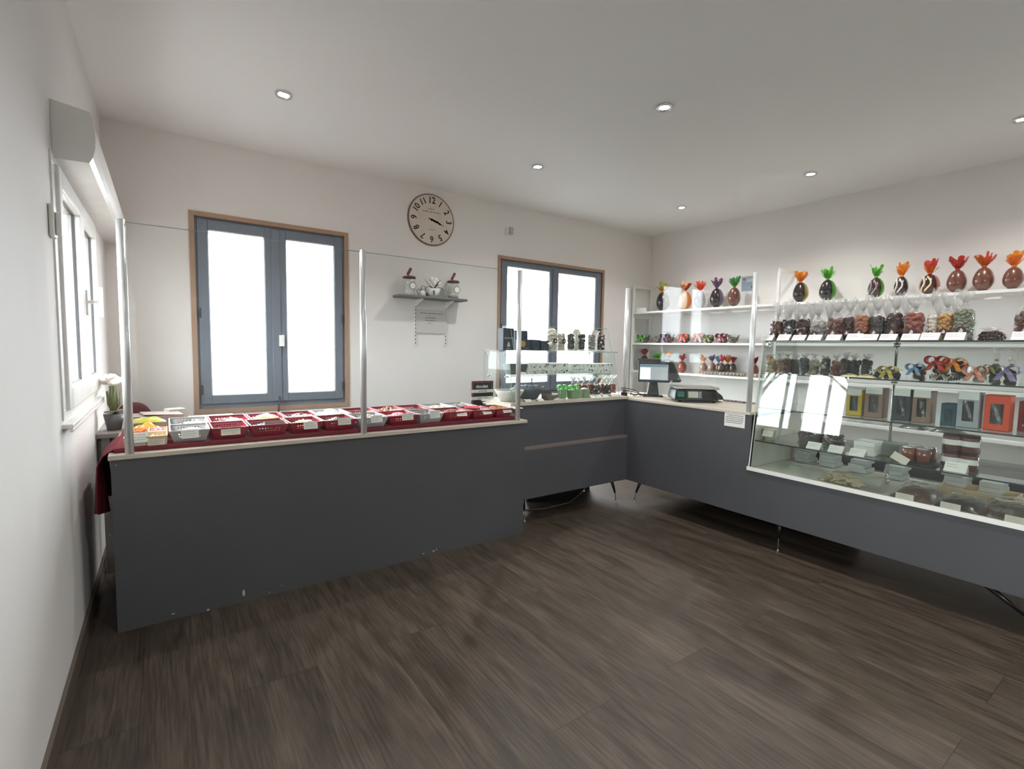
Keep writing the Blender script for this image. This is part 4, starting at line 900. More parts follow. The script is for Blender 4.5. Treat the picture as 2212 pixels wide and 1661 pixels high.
for k, (px, wpx) in enumerate(((1222, 14), (1238, 22), (1262, 18))):
    x = U(px, 858, 'y', -1.66).x; w = wpx*.0041; T = thing('gift_box', ['sage green gift box, leftmost of three, with a bright green bow', 'sage green gift box, middle of three, with a big green bow', 'sage green gift box, rightmost of three, ribbonless white top'][k], 'gift box', (x, -1.66+.05*(k == 0), ZK+.001), 0, 'green gift boxes in the small glass case')
    MB().bc((0, 0, .035), (w*.94, .07, .07)).to('carton', M_gg, T, bevel=.003)
    if k < 2: bow(None, .052, M_gr, 'bow', T, z=.088, seed=k)
    else: MB().lathe([(.02, .070), (.034, .074), (.012, .084), (0, .086)], n=9, jit=.2).to('shredded_top', M_pale, T)
words = ['leftmost, tall and thin', 'second from the left', 'third from the left', 'fourth from the left, reddish', 'middle one with darker sweets', 'third from the right', 'second from the right', 'rightmost, orange red sweets']
for k, px in enumerate((1238, 1250, 1262, 1275, 1289, 1301, 1312, 1322)):
    y = -1.52+.06*(k % 2); x = U(px, 850, 'y', y).x
    bag((x, y, ZK+.001), .082, .06, .085, .135, .185, [M_orangec, M_redc, M_redc, M_redc, M_choc, M_redc, M_choc, M_redc][k] if k else M_nut, 'cube', .012, f'clear bag of red and brown sweets in the small case, {words[k]}', 'tied bags of sweets in the small glass case', 60+k, rz=-.3, stick=k in (3, 4, 6))
for k, (px, py) in enumerate(((1143, 868), (1170, 866), (1283, 861), (1296, 858), (1310, 856), (1328, 856), (1203, 865))):
    p = U(px, py, 'z', ZK+.004); y = max(-1.722, min(-1.70+.012*(k % 2), p.y)); x = U(px, py, 'y', y).x
    tent((x, y, ZK+.001), .062, .035, 0, 'white price card lying '+['in front of the dark grey bowl', 'right of the dark grey bowl', 'in front of the reddish bags, first from the left', 'in front of the bags, second from the left', 'in front of the bags, third from the left', 'at the right end of the small case', 'on the front of the open egg box'][k], 'price cards in the small glass case', 1.1, seed=k)
# middle shelf: basket and dotted boxes
Z2 = 1.182
T = thing('woven_basket', 'dark grey woven basket at the left end of the small case middle shelf', 'basket', (U(1112, 800, 'y', -1.52).x, -1.52, Z2))
b = MB(); n = 24; w, d, h = .105, .07, .085
for j in range(9):
    k = .72+.28*j/8; z = h*j/8; r_ = []
    for i in range(n): a = 2*PI*i/n; ca, sa = math.cos(a), math.sin(a); q = (abs(ca)**4+abs(sa)**4)**-.25; r_.append((w*k*q*ca, d*k*q*sa, z))
    b.v += r_
    if j: o = (j-1)*n; b.f += [(o+i, o+(i+1) % n, o+n+(i+1) % n, o+n+i) for i in range(n)]
b.f.append(tuple(range(n))); b.to('woven_body', mat('grey_wicker', rgb(108, 112, 110), .8, vary=.3, vscale=60, bump=.8, bscale=120), T, solid=.004)
M_dot = mat('white_box_card', rgb(226, 226, 222), .5); M_dots = mat('dot_print_dark', rgb(70, 64, 66), .6); M_dotl = mat('dot_print_grey', rgb(172, 170, 168), .6)
def dotbox(x0, x1, y, z, h, label, seed, d=.12):
    R = random.Random(seed); T = thing('dotted_box', label, 'box', ((x0+x1)/2, y, z), 0, 'white boxes with printed dots'); w = (x1-x0)/2
    MB().box(-w, w, 0, d, 0, h).to('carton', M_dot, T, bevel=.002); b1 = MB(); b2 = MB()
    for k in range(int(w*90)): x = R.uniform(-w+.012, w-.012); z_ = R.uniform(.010, h-.010); r = R.uniform(.005, .009); (b1 if R.random() < .35 else b2).cyl((x, -.0002, z_), (x, -.0009-.0001*k/20, z_), r, n=12)
    if b1.v: b1.to('dark_dots', M_dots, T)
    if b2.v: b2.to('grey_dots', M_dotl, T)
y = -1.60
xa, xm, xb, xc = (at(p_, 795, 'y', y).x for p_ in (1141, 1190, 1229, 1325))
for k, (a, c, z, h) in enumerate(((xa, xm-.002, Z2, .047), (xa+.004, xm-.002, Z2+.0475, .047), (xm, xb, Z2, .046), (xm, xb-.004, Z2+.0465, .046), (xb+.05, xb+.26, Z2+.0215, .032), (xb+.04, xb+.25, Z2+.054, .032), (xb+.262, xc, Z2, .052), (xb+.255, xc-.01, Z2+.0525, .034))):
    dotbox(a, c, y, z, h, 'white dotted box on the small case middle shelf, '+['lower left', 'upper left', 'lower centre left', 'upper centre left', 'lower centre right', 'upper centre right', 'lower right', 'upper right'][k], k+3)
o = MB().box(xb+.02, xb+.26, y-.03, y+.11, Z2+.0005, Z2+.021).to('grey_box', mat('pale_grey_card', rgb(190, 196, 190), .6), world=True, bevel=.003); tag(o, 'flat pale grey box below the dotted boxes at the centre right', 'box')
tent((at(1130, 808, 'y', -1.63).x, -1.635, Z2), .07, .035, 0, 'white price card beside the dark woven basket on the middle shelf', 'price cards in the small glass case', .9)
# top shelf
Z3 = 1.378
M_navy = mat('navy_box', rgb(58, 64, 76), .4); M_gold2 = mat('gold_print', rgb(190, 146, 84), .3)
def navybox(px0, px1, y, h, label, logo, d=.08, taper=0, gold=False):
    xa, xb = at(px0, 740, 'y', y).x, at(px1, 740, 'y', y).x; w = (xb-xa)/2; T = thing('navy_box', label, 'box', ((xa+xb)/2, y, Z3), 0, 'navy boxes on the small case top')
    b = MB(); ht = h; b.add([(-w, 0, 0), (w, 0, 0), (w, d, 0), (-w, d, 0), (-w*(1-taper), .0+taper*.1, ht), (w*(1-taper), taper*.1, ht), (w*(1-taper), d, ht), (-w*(1-taper), d, ht)], [(3, 2, 1, 0), (4, 5, 6, 7), (0, 1, 5, 4), (1, 2, 6, 5), (2, 3, 7, 6), (3, 0, 4, 7)])
    b.to('carton', M_navy, T, bevel=.002)
    if logo:
        q = MB().box(-.014, .014, -.0016, -.0008, .030, .040).box(-.010, .010, -.0016, -.0008, .044, .054).box(-.005, .005, -.0016, -.0008, .057, .066).box(-.02, .02, -.0016, -.0008, .014, .017); q.to('printed_crest', M_paper, T)
        q = MB().box(-w*.8, w*.8, -.0012, -.0006, .092, .094).box(-w*.8, w*.8, -.0012, -.0006, .100, .102); q.to('printed_lines', M_paper, T)
    if gold: MB().cyl((-w*.5, -.0006, h*.6), (-w*.5, -.002, h*.6), .026, n=20).to('gold_print', M_gold2, T)
    if not logo: q = MB(); wordbars(q, -.02, .03, .012, .004, -.0012, random.Random(3), .012); wordbars(q, -.015, .03, .02, .004, -.0012, random.Random(4), .012); q.to('printed_words', M_greyink, T)
navybox(1087, 1110, -1.60, .175, 'tall navy box with a pale crest at the left end of the top shelf', True)
navybox(1113, 1142, -1.52, .165, 'tall navy box behind the third post on the top shelf', False, taper=.1)
navybox(1124, 1147, -1.62, .088, 'low navy box with a golden print, right of the third post', False, gold=True)
navybox(1148, 1168, -1.61, .090, 'low navy box in the middle of the navy boxes row', False); navybox(1169, 1186, -1.62, .084, 'low navy box at the right end of the row', False)
for k, (px, wpx, m, kind, words) in enumerate(((1192, 22, M_pale, 'ball', 'pale nuts, leftmost'), (1212, 20, M_pale, 'ball', 'pale nuts, second from the left'), (1233, 18, M_blackc, 'cube', 'blackish chocolates, third from the left'), (1256, 19, M_blackc, 'cube', 'blackish chocolates, fourth from the left'), (1278, 19, M_greyc, 'ball', 'grey almonds, fifth from the left'), (1298, 20, M_choc, 'ball', 'dark and white balls, rightmost'))):
    y = -1.57; x = at(px, 740, 'y', y).x; w = wpx*.0040; T = thing('chocolate_tube', 'tall clear tube of '+words+' on the small case top', 'tube', (x, y, Z3), 0, 'tall clear tubes on the small case top')
    R = random.Random(k); MB().cyl((0, 0, .001), (0, 0, .016), w*.46, n=20).to('base', M_white if k > 1 else M_pale, T)
    b = pieces(kind, MB(), w*.47, w*.47, .145, .0098, R, .016); b.to('contents', m, T, smooth=kind == 'ball')
    if k == 5:
        b = MB(); [b.ball((w*.42*math.cos(a), w*.42*math.sin(a), z), .011, 8, 5) for a, z in ((-2, .12), (-1.3, .10), (-.9, .12), (-1.8, .045), (-1.2, .04), (-2.3, .08))]; b.to('white_balls', M_pale, T, smooth=True)
    MB().lathe_open([(w*.5, .0), (w*.5, .145), (w*.42, .17), (w*.2, .183), (0.001, .186)], n=22, jit=.01).to('clear_tube', M_cello2, T, smooth=True)
    if k < 2: sticker(T, -w*.51, .085, .021)
for k, (px, nm) in enumerate(((1192, 'behind the two tubes of pale nuts'), (1246, 'behind the tubes of blackish chocolates'), (1286, 'behind the rightmost tubes'))):
    y = -1.47; x = at(px, 720, 'y', y).x; T = thing('card_tag', 'beige trapezoid card standing '+nm, 'card', (x, y, Z3), 0, 'trapezoid cards on the small case top')
    MB().prism([(-.045, 0), (.045, 0), (.045, .17), (.025, .20), (-.025, .20), (-.045, .17)], 0, .002, 'y').to('card', M_cream, T)
# ------------------------------------------------------------------ till, scale and the rest on the right worktop
ZW = .9625
M_scr = mat('screen_grey', rgb(120, 134, 142), .3, emit=.35); M_scr2 = mat('screen_pale_blue', rgb(176, 204, 214), .3, emit=.6)
c = at(1410, 856, 'z', ZW); T = thing('till_monitor', 'black double screen till on a stand at the back end of the right worktop', 'till', (c.x-.0, c.y-.0, ZW), -.85)
MB().prism([(-.09, -.08), (.09, -.08), (.09, .09), (-.09, .09)], 0, .012, 'z').to('foot', M_black, T, bevel=.004)
MB().add([(-.055, -.02, .012), (.055, -.02, .012), (.055, .06, .012), (-.055, .06, .012), (-.035, .0, .15), (.035, .0, .15), (.035, .05, .15), (-.035, .05, .15)], [(3, 2, 1, 0), (4, 5, 6, 7), (0, 1, 5, 4), (1, 2, 6, 5), (2, 3, 7, 6), (3, 0, 4, 7)]).to('stand', M_black, T, bevel=.006)
q = MB().bc((0, -.02, .235), (.285, .03, .20), Rx(-.10)); sb = q.to('customer_screen', M_black, T, bevel=.004)
Mx = Rx(-.10)
def scr(x0, x1, z0, z1, name, m, y=-.0158):
    b = MB().box(x0, x1, y-.0006, y, z0, z1); b.v = [tuple(Mx @ Vector(v)+Vector((0, -.02, .235))) for v in b.v]; b.to(name, m, sb)
scr(-.128, .128, -.078, .066, 'screen', M_scr); scr(-.124, -.03, -.074, .036, 'screen_list', M_scr2, -.0166); scr(-.02, .12, -.074, .036, 'screen_dialog', mat('screen_dark_grey', rgb(136, 140, 142), .3, emit=.3), -.0166); scr(-.124, .12, .045, .060, 'screen_bar', mat('screen_bar', rgb(84, 104, 112), .3, emit=.2), -.0166)
MB().bc((0, .005, .345), (.31, .06, .018)).to('hood', M_black, T, bevel=.003)
MB().add([(.10, .0, .34), (.16, .02, .34), (.25, .16, .13), (.10, .16, .13), (.10, .02, .355), (.17, .04, .35), (.27, .19, .14), (.10, .19, .14)], [(3, 2, 1, 0), (4, 5, 6, 7), (0, 1, 5, 4), (1, 2, 6, 5), (2, 3, 7, 6), (3, 0, 4, 7)]).to('cashier_screen', M_black, T)
MB().bc((.115, -.0, .333), (.035, .064, .010)).to('label', mat('grey_label', rgb(180, 182, 184), .5), T)
c = at(1494, 867, 'z', ZW); T = thing('weighing_scale', 'black shop weighing scale with a steel plate on the right worktop', 'scale', (c.x+.03, c.y, ZW+.0), -.72); T.scale = (1.08, 1.08, 1.28)
b = MB()
for x in (-.13, .13):
    for y in (-.09, .12): b.cyl((x, y, 0), (x, y, .014), .012, n=10)
b.to('feet', M_black, T)
MB().add([(-.18, -.13, .014), (.16, -.13, .014), (.16, .15, .014), (-.18, .15, .014), (-.165, -.10, .085), (.15, -.10, .085), (.15, .14, .085), (-.165, .14, .085)], [(3, 2, 1, 0), (4, 5, 6, 7), (0, 1, 5, 4), (1, 2, 6, 5), (2, 3, 7, 6), (3, 0, 4, 7)]).to('housing', M_black, T, bevel=.012)
MB().add([(.15, -.06, .018), (.23, -.02, .016), (.23, .10, .016), (.15, .14, .018), (.15, -.06, .08), (.215, -.01, .045), (.215, .09, .045), (.15, .14, .08)], [(3, 2, 1, 0), (4, 5, 6, 7), (0, 1, 5, 4), (1, 2, 6, 5), (2, 3, 7, 6), (3, 0, 4, 7)]).to('rear_hood', M_black, T, bevel=.008)
MB().bc((0, .02, .094), (.33, .25, .014)).to('weighing_plate', mat('steel_plate', rgb(176, 172, 168), .28, metal=.8), T, bevel=.004)
Ms = Rx(-.35)
def onf(x0, x1, z0, z1, name, m, y): b = MB().box(x0, x1, y-.004, y, z0, z1); b.v = [tuple(Ms @ Vector(v)+Vector((0, -.132, .018))) for v in b.v]; return b.to(name, m, T)
onf(-.09, .03, .002, .068, 'display_bezel', M_dark, -.001); onf(-.075, -.0, .014, .056, 'lcd', mat('lcd_grey', rgb(176, 176, 164), .4), -.0052); onf(-.155, -.105, .018, .055, 'green_label', mat('green_sticker', rgb(28, 104, 88), .5), -.001)
b = MB()
for k in range(4):
    for j in range(2): b.box(.006+j*.010, .013+j*.010, -.0095, -.0053, .014+k*.011, .021+k*.011)
b.v = [tuple(Ms @ Vector(v)+Vector((0, -.132, .018))) for v in b.v]; b.to('keys', M_grey, T)
MB().tube([(-.16, .11, .08), (-.165, .12, .12), (-.15, .12, .13)], .003, 6).to('level_tab', M_pvc, T)
T = thing('cable_bundle', 'tangle of black cables by the post at the back end of the right worktop', 'cables', (-2.25, -1.72, ZW))
R = random.Random(5)
for k in range(4):
    a = (-2.33+.0*k, -1.66+.008*k, 1.0+.015*k); pts = [a]; 
    for j in range(1, 9): t = j/8; pts.append((-2.33+.30*t+.03*math.sin(j*2+k), -1.70-.06*t+.035*math.cos(j*1.7+k*1.3), max(ZW+.006, 1.0+.015*k-.12*t)+.014*abs(math.sin(j+k))))
    MB().tube(pts, .0038, 6).to('cable', M_black, T, world=True, smooth=True)
R = random.Random(9); k = 0
M_cands = [mat('red_foil', rgb(156, 60, 58), .35), mat('grey_foil', rgb(150, 148, 150), .35), mat('brown_foil', rgb(90, 70, 64), .4), mat('lilac_foil', rgb(150, 140, 158), .4)]
T = thing('wrapped_candies', 'strip of small foil wrapped candies lying along the back of the right worktop', 'sweets', (-1.83, -2.45, ZW))
for k in range(16):
    px = 1566+k*4.2; p = at(px, 862+k*.55, 'z', ZW+.006); x = max(-2.2, min(-1.80, p.x)); b = MB().ball((x, at(px, 862, 'x', x).y, ZW+.010), .014, 7, 5, .55, Rz(k), sx=1.6); b.to('candy', M_cands[k % 4], T, world=True, smooth=True)
pa, pb = at(1565.8, 889, 'x', XC-.001), at(1608.5, 924, 'x', XC-.001)
T = thing('counter_notice', 'white notice with five dark printed lines taped to the right counter', 'notice', (XC-.0008, (pa.y+pb.y)/2, .842), -PI/2)
hh = .103; w = abs(pa.y-pb.y)/2
MB().box(-w, w, -.0014, 0, 0, hh).to('paper', M_paper, T); b = MB(); R = random.Random(6)
for k in range(5): wordbars(b, -w*.86+(.012 if k == 0 else 0), w*(.86 if k < 4 else .75), hh*(.80-.13*k), .0042, -.0017, R, .014)
b.to('lettering', M_ink, T)
# ------------------------------------------------------------------ white shelving on the right wall
XS = -.40
lev = (1.925, 1.497, 1.110, .730)
T = thing('wall_shelving', 'white four tier shelving with frames running along the whole right wall', 'shelving', (-.2, -2.9, .5))
b = MB()
def fr_post(y, name):
    MB().box(XS, XS+.035, y-.012, y+.012, .50, 2.262).to('front_upright', M_white, T, world=True)
    MB().box(XS, -.002, y-.010, y+.010, 2.262, 2.30).to('top_arm', M_white, T, world=True)
    MB().box(-.03, -.002, y-.012, y+.012, .0, 2.262).to('rear_upright', M_white, T, world=True)
    for z in lev: MB().box(XS+.036, -.031, y-.009, y+.009, z-.085, z-.026).to('bracket', M_white, T, world=True)
for y in (-.045, -2.06, -4.1): fr_post(y, '')
MB().box(XS+.002, XS+.037, -4.1, -.045, .0, .499) if False else None
for i, z in enumerate(lev):
    for (ya, yb) in ((-2.045, -.06), (-4.085, -2.075), (-5.4, -4.115)):
        MB().box(XS-.0, -.032, ya, yb, z-.025, z).to('shelf_board', M_white, T, world=True)
MB().box(XS-.01, -.032, -5.4, -.06, .36, .38).to('shelf_board', M_white, T, world=True)
for y in (-.045, -2.06, -4.1): MB().box(XS, XS+.035, y-.012, y+.012, 0, .35).to('foot', M_white, T, world=True)
pa, pb = at(1603, 596, 'x', -.001), at(1634, 629, 'x', -.001)
T = thing('wall_poster', 'small pale blue poster with grey trees on the right wall above the eggs', 'poster', (-.0012, (pa.y+pb.y)/2, 2.135), -PI/2)
w = abs(pa.y-pb.y)/2; h = .175
MB().box(-w, w, -.001, 0, 0, h).to('sheet', mat('pale_blue_print', rgb(150, 164, 178), .6, vary=.08, vscale=20), T)
b = MB(); R = random.Random(1)
for k in range(26): a = R.uniform(0, PI); rr = R.uniform(.2, 1); b.cyl((.015+.055*rr*math.cos(a), -.0011, .11+.045*rr*math.sin(a)), (.015+.055*rr*math.cos(a), -.0016-.00002*k, .11+.045*rr*math.sin(a)), .008, n=8)
b.to('tree_print', mat('grey_white_print', rgb(196, 202, 204), .6), T)
b = MB().box(.048, .054, -.0018, -.001, .015, .035)
for k in range(9): a = k*.7; b.cyl((.05+.02*math.cos(a), -.001, .045+.010*math.sin(a)), (.05+.02*math.cos(a), -.0018-.00003*k, .045+.010*math.sin(a)), .009, n=8)
b.to('dark_tree_print', M_greyink, T); MB().cyl((-w*.68, -.001, h*.82), (-w*.68, -.002, h*.82), .012, n=14).to('red_seal', mat('seal_red', rgb(160, 70, 80), .6), T)
XE = -.24
def shelfpos(px, py, z, x=XE): return (x, at(px, py, 'x', x).y, z)
M_greyegg = mat('grey_silver_egg', rgb(140, 136, 142), .25, coat=.4, vary=.12, vscale=14)
M_cream_egg = mat('cream_white_egg', rgb(226, 204, 180), .3, coat=.4)
eggs = [(1431, 27, 40, M_blackc, 'yellowgreen', 'orange', 'yellow', 'dark', 'yellow green and orange', 'leftmost on the top shelf', None, None),
 (1479, 26, 39, M_cream_egg, 'peach', 'red', 'orange', 'cream', 'orange and red', 'second on the top shelf', None, None),
 (1512, 25, 38, M_greyegg, 'coral', 'coral', None, 'silvery grey', 'coral', 'third on the top shelf', None, None),
 (1547, 28, 41, M_blackc, 'purple', 'lilac', 'lilac', 'dark', 'purple', 'fourth on the top shelf', None, None),
 (1585, 28, 41, M_milk, 'darkgreen', 'green', None, 'milk chocolate', 'dark green', 'fifth, beside the poster', None, None),
 (1727, 31, 43, M_blackc, 'orange', 'orange', 'yellow', 'dark', 'orange', 'first right of the tall post', None, None),
 (1785, 34, 45, M_blackc, 'green', 'green', 'green', 'dark', 'bright green', 'second right of the tall post', None, None),
 (1889, 32, 43, M_choc, 'green', 'green', 'green', 'dark streaked', 'small bright green', 'third right of the tall post', M_greyegg, None),
 (1944, 32, 42, M_blackc, 'orange', 'orange', None, 'dark', 'small orange', 'fourth right of the tall post', M_pale, None),
 (2004, 40, 43, M_choc, 'red', 'orange', 'salmon', 'white swirled', 'orange and red', 'right half of the row', M_wchoc, None),
 (2063, 45, 49, M_milk, 'red', 'red', None, 'plain milk chocolate', 'dark red', 'right half of the row', None, None),
 (2120, 48, 51, M_milk, 'red', 'orange', None, 'large milk chocolate', 'orange and clear', 'second from the right edge', None, None),
 (2184, 48, 48, M_milk, 'orange', 'orange', None, 'large glossy brown', 'pale orange', 'nearest the right edge', None, None)]
for k, (px, wp, hp, m, c1, c2, halo, w1, w2, w3, sw, _) in enumerate(eggs):
    pos = shelfpos(px, 650, lev[0]+.001); q = Vector(pos)-CAM; dp = q.dot(fw); ss = dp/FPX; off = q.dot(rt)/dp; st = math.sqrt(1+off*off)
    choc_egg(pos, wp*ss/st*1.0, hp*ss, m, c1, c2, .115, f'{w1} Easter egg tied with {w2} film, {w3}', 'large chocolate eggs on the top wall shelf', 100+k, halo, swirl=sw)
T = thing('shelf_card', 'blank white card standing at the left end of the top wall shelf', 'card', (XS+.015, at(1384, 668, 'x', XS).y, lev[0]+.001), -PI/2); MB().box(-.085, .085, 0, .002, 0, .055).to('card', M_paper, T)
# second shelf: bows and hens
def hen(loc, s, m, label, seed, bowc=None, name='chocolate_hen', group='wrapped chocolate animals on the second wall shelf', rz=-PI/2, flip=1):
    T = thing(name, label, 'chocolate figure', loc, rz, group)
    b = MB().ball((0, 0, s*.42), s*.5, 16, 10, .78, None, sx=1.25); b.ball((-s*.42*flip, 0, s*.85), s*.2, 10, 8); b.cyl((-s*.35*flip, 0, s*.5), (-s*.42*flip, 0, s*.85), s*.24, s*.17, n=12)
    b.add([(s*.35*flip, -s*.12, s*.5), (s*.35*flip, s*.12, s*.5), (s*.85*flip, s*.05, s*1.05), (s*.85*flip, -s*.05, s*1.05), (s*.6*flip, -s*.1, s*.25), (s*.6*flip, s*.1, s*.25)], [(0, 1, 2, 3), (3, 2, 5, 4), (4, 5, 1, 0), (0, 3, 4), (1, 5, 2)])
    b.add([(-s*.58*flip, 0, s*.88), (-s*.72*flip, 0, s*.8), (-s*.58*flip, s*.05, s*.78), (-s*.58*flip, -s*.05, s*.78)], [(0, 1, 2), (0, 3, 1), (1, 3, 2)])
    b.cyl((0, 0, 0), (0, 0, s*.16), s*.38, s*.34, n=16); b.to('body', m, T, smooth=True)
    if bowc: bow(None, s*.62, film(bowc), 'bow', T, z=s*.72, y=-s*.5, x=-s*.1*flip, seed=seed)
    MB().lathe_open([(s*.62, 0), (s*.72, s*.3), (s*.66, s*.8), (s*.3, s*1.15), (s*.12, s*1.2)], n=14, jit=.1, seed=seed).to('wrapper', M_cello2, T)
    return T
for k, (px, s, m, bc, wd_, fl) in enumerate(((1392, .11, M_choc, 'green', 'dark chocolate figure with a bright green bow, leftmost on the second shelf', 1), (1422, .09, M_choc, None, 'small dark chocolate hen behind the purple bow on the second shelf', 1), (1444, .115, M_milk, 'purple', 'chocolate figure with a purple and lilac bow on the second shelf', 1), (1479, .11, M_choc, 'coral', 'chocolate figure with a big red bow on the second shelf', -1),
    (1513, .11, M_greyegg, 'salmon', 'grey chocolate figure with a salmon pink bow on the second shelf', -1), (1532, .095, M_choc, 'olive', 'dark figure with an olive yellow bow on the second shelf', -1), (1562, .11, M_milk, 'burgundy', 'chocolate figure with a white and burgundy bow on the second shelf', -1), (1583, .095, M_choc, None, 'dark chocolate hen with a raised tail, rightmost on the second shelf', 1))):
    hen(shelfpos(px, 735, lev[1]+.001, XE-.03*(k % 2)), s, m, wd_, k, bc, flip=fl)
# third shelf: eggs and cartons
def eggcarton(loc, nx, ny, label, m=None, rz=-PI/2, pit=.045, group='pulp egg cartons'):
    T = thing('egg_carton', label, 'egg carton', loc, rz, group)
    def f(u, v): x = u*nx; y = v*ny; return ((u-.5)*nx*pit, (v-.5)*ny*pit, .020+.014*math.cos(2*PI*x)*math.cos(2*PI*y)*1+.006*math.cos(2*PI*x))
    MB().grid(f, nx*6, ny*6).to('tray', m or M_pulp, T, smooth=True, solid=.002); return T
M_pulp = mat('grey_beige_pulp', rgb(188, 172, 162), .9, vary=.1, vscale=40)
eggcarton(shelfpos(1535, 806, lev[2]+.006, -.27), 6, 4, 'left pulp egg carton on the third wall shelf under the orange tied egg')
eggcarton(shelfpos(1586, 808, lev[2]+.006, -.27), 7, 4, 'right pulp egg carton on the third wall shelf under the dark eggs')
eggcarton(shelfpos(1640, 810, lev[2]+.006, -.27), 5, 4, 'pulp egg carton beside the tall post on the third wall shelf')
for k, (px, py, wp, hp, m, c1, c2, wd_, dz, xo) in enumerate(((1392, 800, 22, 34, M_choc, 'burgundy', 'red', 'egg with a dark red top, leftmost, behind the till', 0, 0), (1420, 800, 26, 26, M_blackc, 'green', 'green', 'low egg with a bright green top, behind the till', 0, 0), (1444, 800, 22, 30, M_blackc, 'peach', 'yellow', 'egg with a pale orange top, behind the till', 0, 0),
   (1474, 798, 20, 26, M_redc, 'burgundy', 'pink', 'copper brown egg with a red and white top', 0, 0), (1520, 795, 17, 22, mat('pearl_bronze_egg', rgb(176, 142, 128), .25, coat=.5), 'orange', 'orange', 'pearly egg with an orange top in the left carton', .02, 0), (1538, 797, 18, 24, mat('pearl_bronze_egg', None), 'lilac', 'lilac', 'pearly egg with a lilac top in the left carton', .02, .03),
   (1552, 795, 15, 22, M_milk, 'blue', 'blue', 'egg with a pale blue top between the two cartons', .02, .06), (1559, 800, 18, 24, M_choc, 'pink', 'pink', 'dark egg with a pink top in the right carton', .02, -.04), (1572, 797, 17, 23, M_choc, 'orange', 'yellow', 'dark egg with an orange top in the right carton', .02, 0), (1584, 797, 17, 24, M_choc, 'burgundy', 'red', 'dark egg with a burgundy top in the right carton', .02, .02), (1631, 804, 18, 24, M_redc, 'burgundy', 'burgundy', 'egg with a burgundy top beside the tall post', .02, 0))):
    pos = shelfpos(px, 780, lev[2]+.002+dz, -.25+xo); q = Vector(pos)-CAM; ss = q.dot(fw)/FPX
    choc_egg(pos, wp*ss*.94, hp*ss*.95, m, c1, c2, .075, 'chocolate '+wd_, 'small eggs on the third wall shelf', 200+k, None, base=False)
for k, (px, wd_) in enumerate(((1535, 'left'), (1587, 'right'))):
    packet(-.30, shelfpos(px, 800, 0, -.30)[1], lev[2]+.045, .16, .22, .03, M_cello, 0, f'crumpled clear film lying on the {wd_} egg carton', 20+k)
# ------------------------------------------------------------------ large glass case on the right counter
YS = YE-.006
T = thing('glass_display_case', 'large sloping glass display case with four glass shelves on the right counter', 'display case', (-2.05, -4.2, .5655))
L1, L2, L3, L4, L0 = 1.482, 1.250, 1.003, .765, .5655
fx = lambda z: XC+.004+(z-.5655)/(1.482-.5655)*(.108)     # sloping front
def slab2(P, t, name, m=M_glass, parent=None):
    P = [Vector(p) for p in P]; n = (P[1]-P[0]).cross(P[2]-P[0]).normalized()*t/2; k = len(P)
    return MB().add([p-n for p in P]+[p+n for p in P], [tuple(range(k))[::-1], tuple(range(k, 2*k))]+[(i, (i+1) % k, k+(i+1) % k, k+i) for i in range(k)]).to(name, m, parent or T, world=True)
slab2([(fx(.567), YS, .567), (fx(.567), YC1, .567), (fx(1.482), YC1, 1.482), (fx(1.482), YS, 1.482)], .006, 'front_glass')
slab2([(fx(.94)+.01, YS-.004, .94), (-1.70, YS-.004, .94), (-1.78, YS-.004, 1.474), (fx(1.474)+.01, YS-.004, 1.474)], .005, 'side_glass')
slab2([(fx(.567)+.008, YS-.012, .567), (-1.66, YS-.012, .567), (-1.66, YS-.012, .93), (fx(.93)+.008, YS-.012, .93)], .006, 'side_panel', M_offw)
for z, xb, nm in ((L1, -1.80, 'top_shelf'), (L2, -1.80, 'glass_shelf'), (L3, -1.76, 'glass_shelf'), (L4, -1.70, 'glass_shelf')):
    x0 = fx(z)+(.005 if z < L1 else -.002); g = MB().box(x0, xb, YC1, YS-.018, z-.008, z).to(nm, M_glass, T, world=True)
    MB().box(x0-.0012, x0-.0002, YC1, YS-.018, z-.008, z).to('shelf_edge', mat('dark_glass_edge', rgb(60, 76, 74), .2), g, world=True)
b = MB()
for (y) in (-3.66, -4.9):
    x = -2.03; p0 = (x, y, .567); b.cyl(p0, (x, y, 1.474), .008, n=12)
    for z in (.585, .61): b.ball((x, y, z), .015, 12, 8)
    for z in (L4-.022, L3-.022, L2-.022, L1-.025): b.cyl((x, y, z-.012), (x, y, z+.013), .018, n=12)
b.to('chrome_rods', M_chrome, T, world=True, smooth=True)
b = MB().box(fx(1.46)+.004, fx(1.46)+.05, YS-.05, YS-.02, 1.44, 1.472); b.cyl((fx(1.4)-.006, YS-.035, 1.455), (fx(1.4)+.03, YS-.035, 1.455), .010, n=12); b.to('corner_clamp', M_chrome, T, world=True, bevel=.003)
e = MB(); e.box(-2.378, -2.366, YS-.003, YS+.003, .567, .95); slab2([(fx(.567)-.004, YS+.003, .567), (fx(.567)-.004, YS-.005, .567), (fx(1.48)-.004, YS-.005, 1.48), (fx(1.48)-.004, YS+.003, 1.48)], .002, 'edge_trim', M_pvc)
def CP(px, py, z, x):
    p = at(px, py, 'x', x); return (x, p.y, z+.0008)
def DW(px, wpx, x):
    "width in metres of a round thing wpx wide in the picture"
    p = at(px, 830, 'x', x); dp = (p-CAM).dot(fw); off = (p-CAM).dot(rt)/dp; return wpx*dp/FPX/math.sqrt(1+off*off)
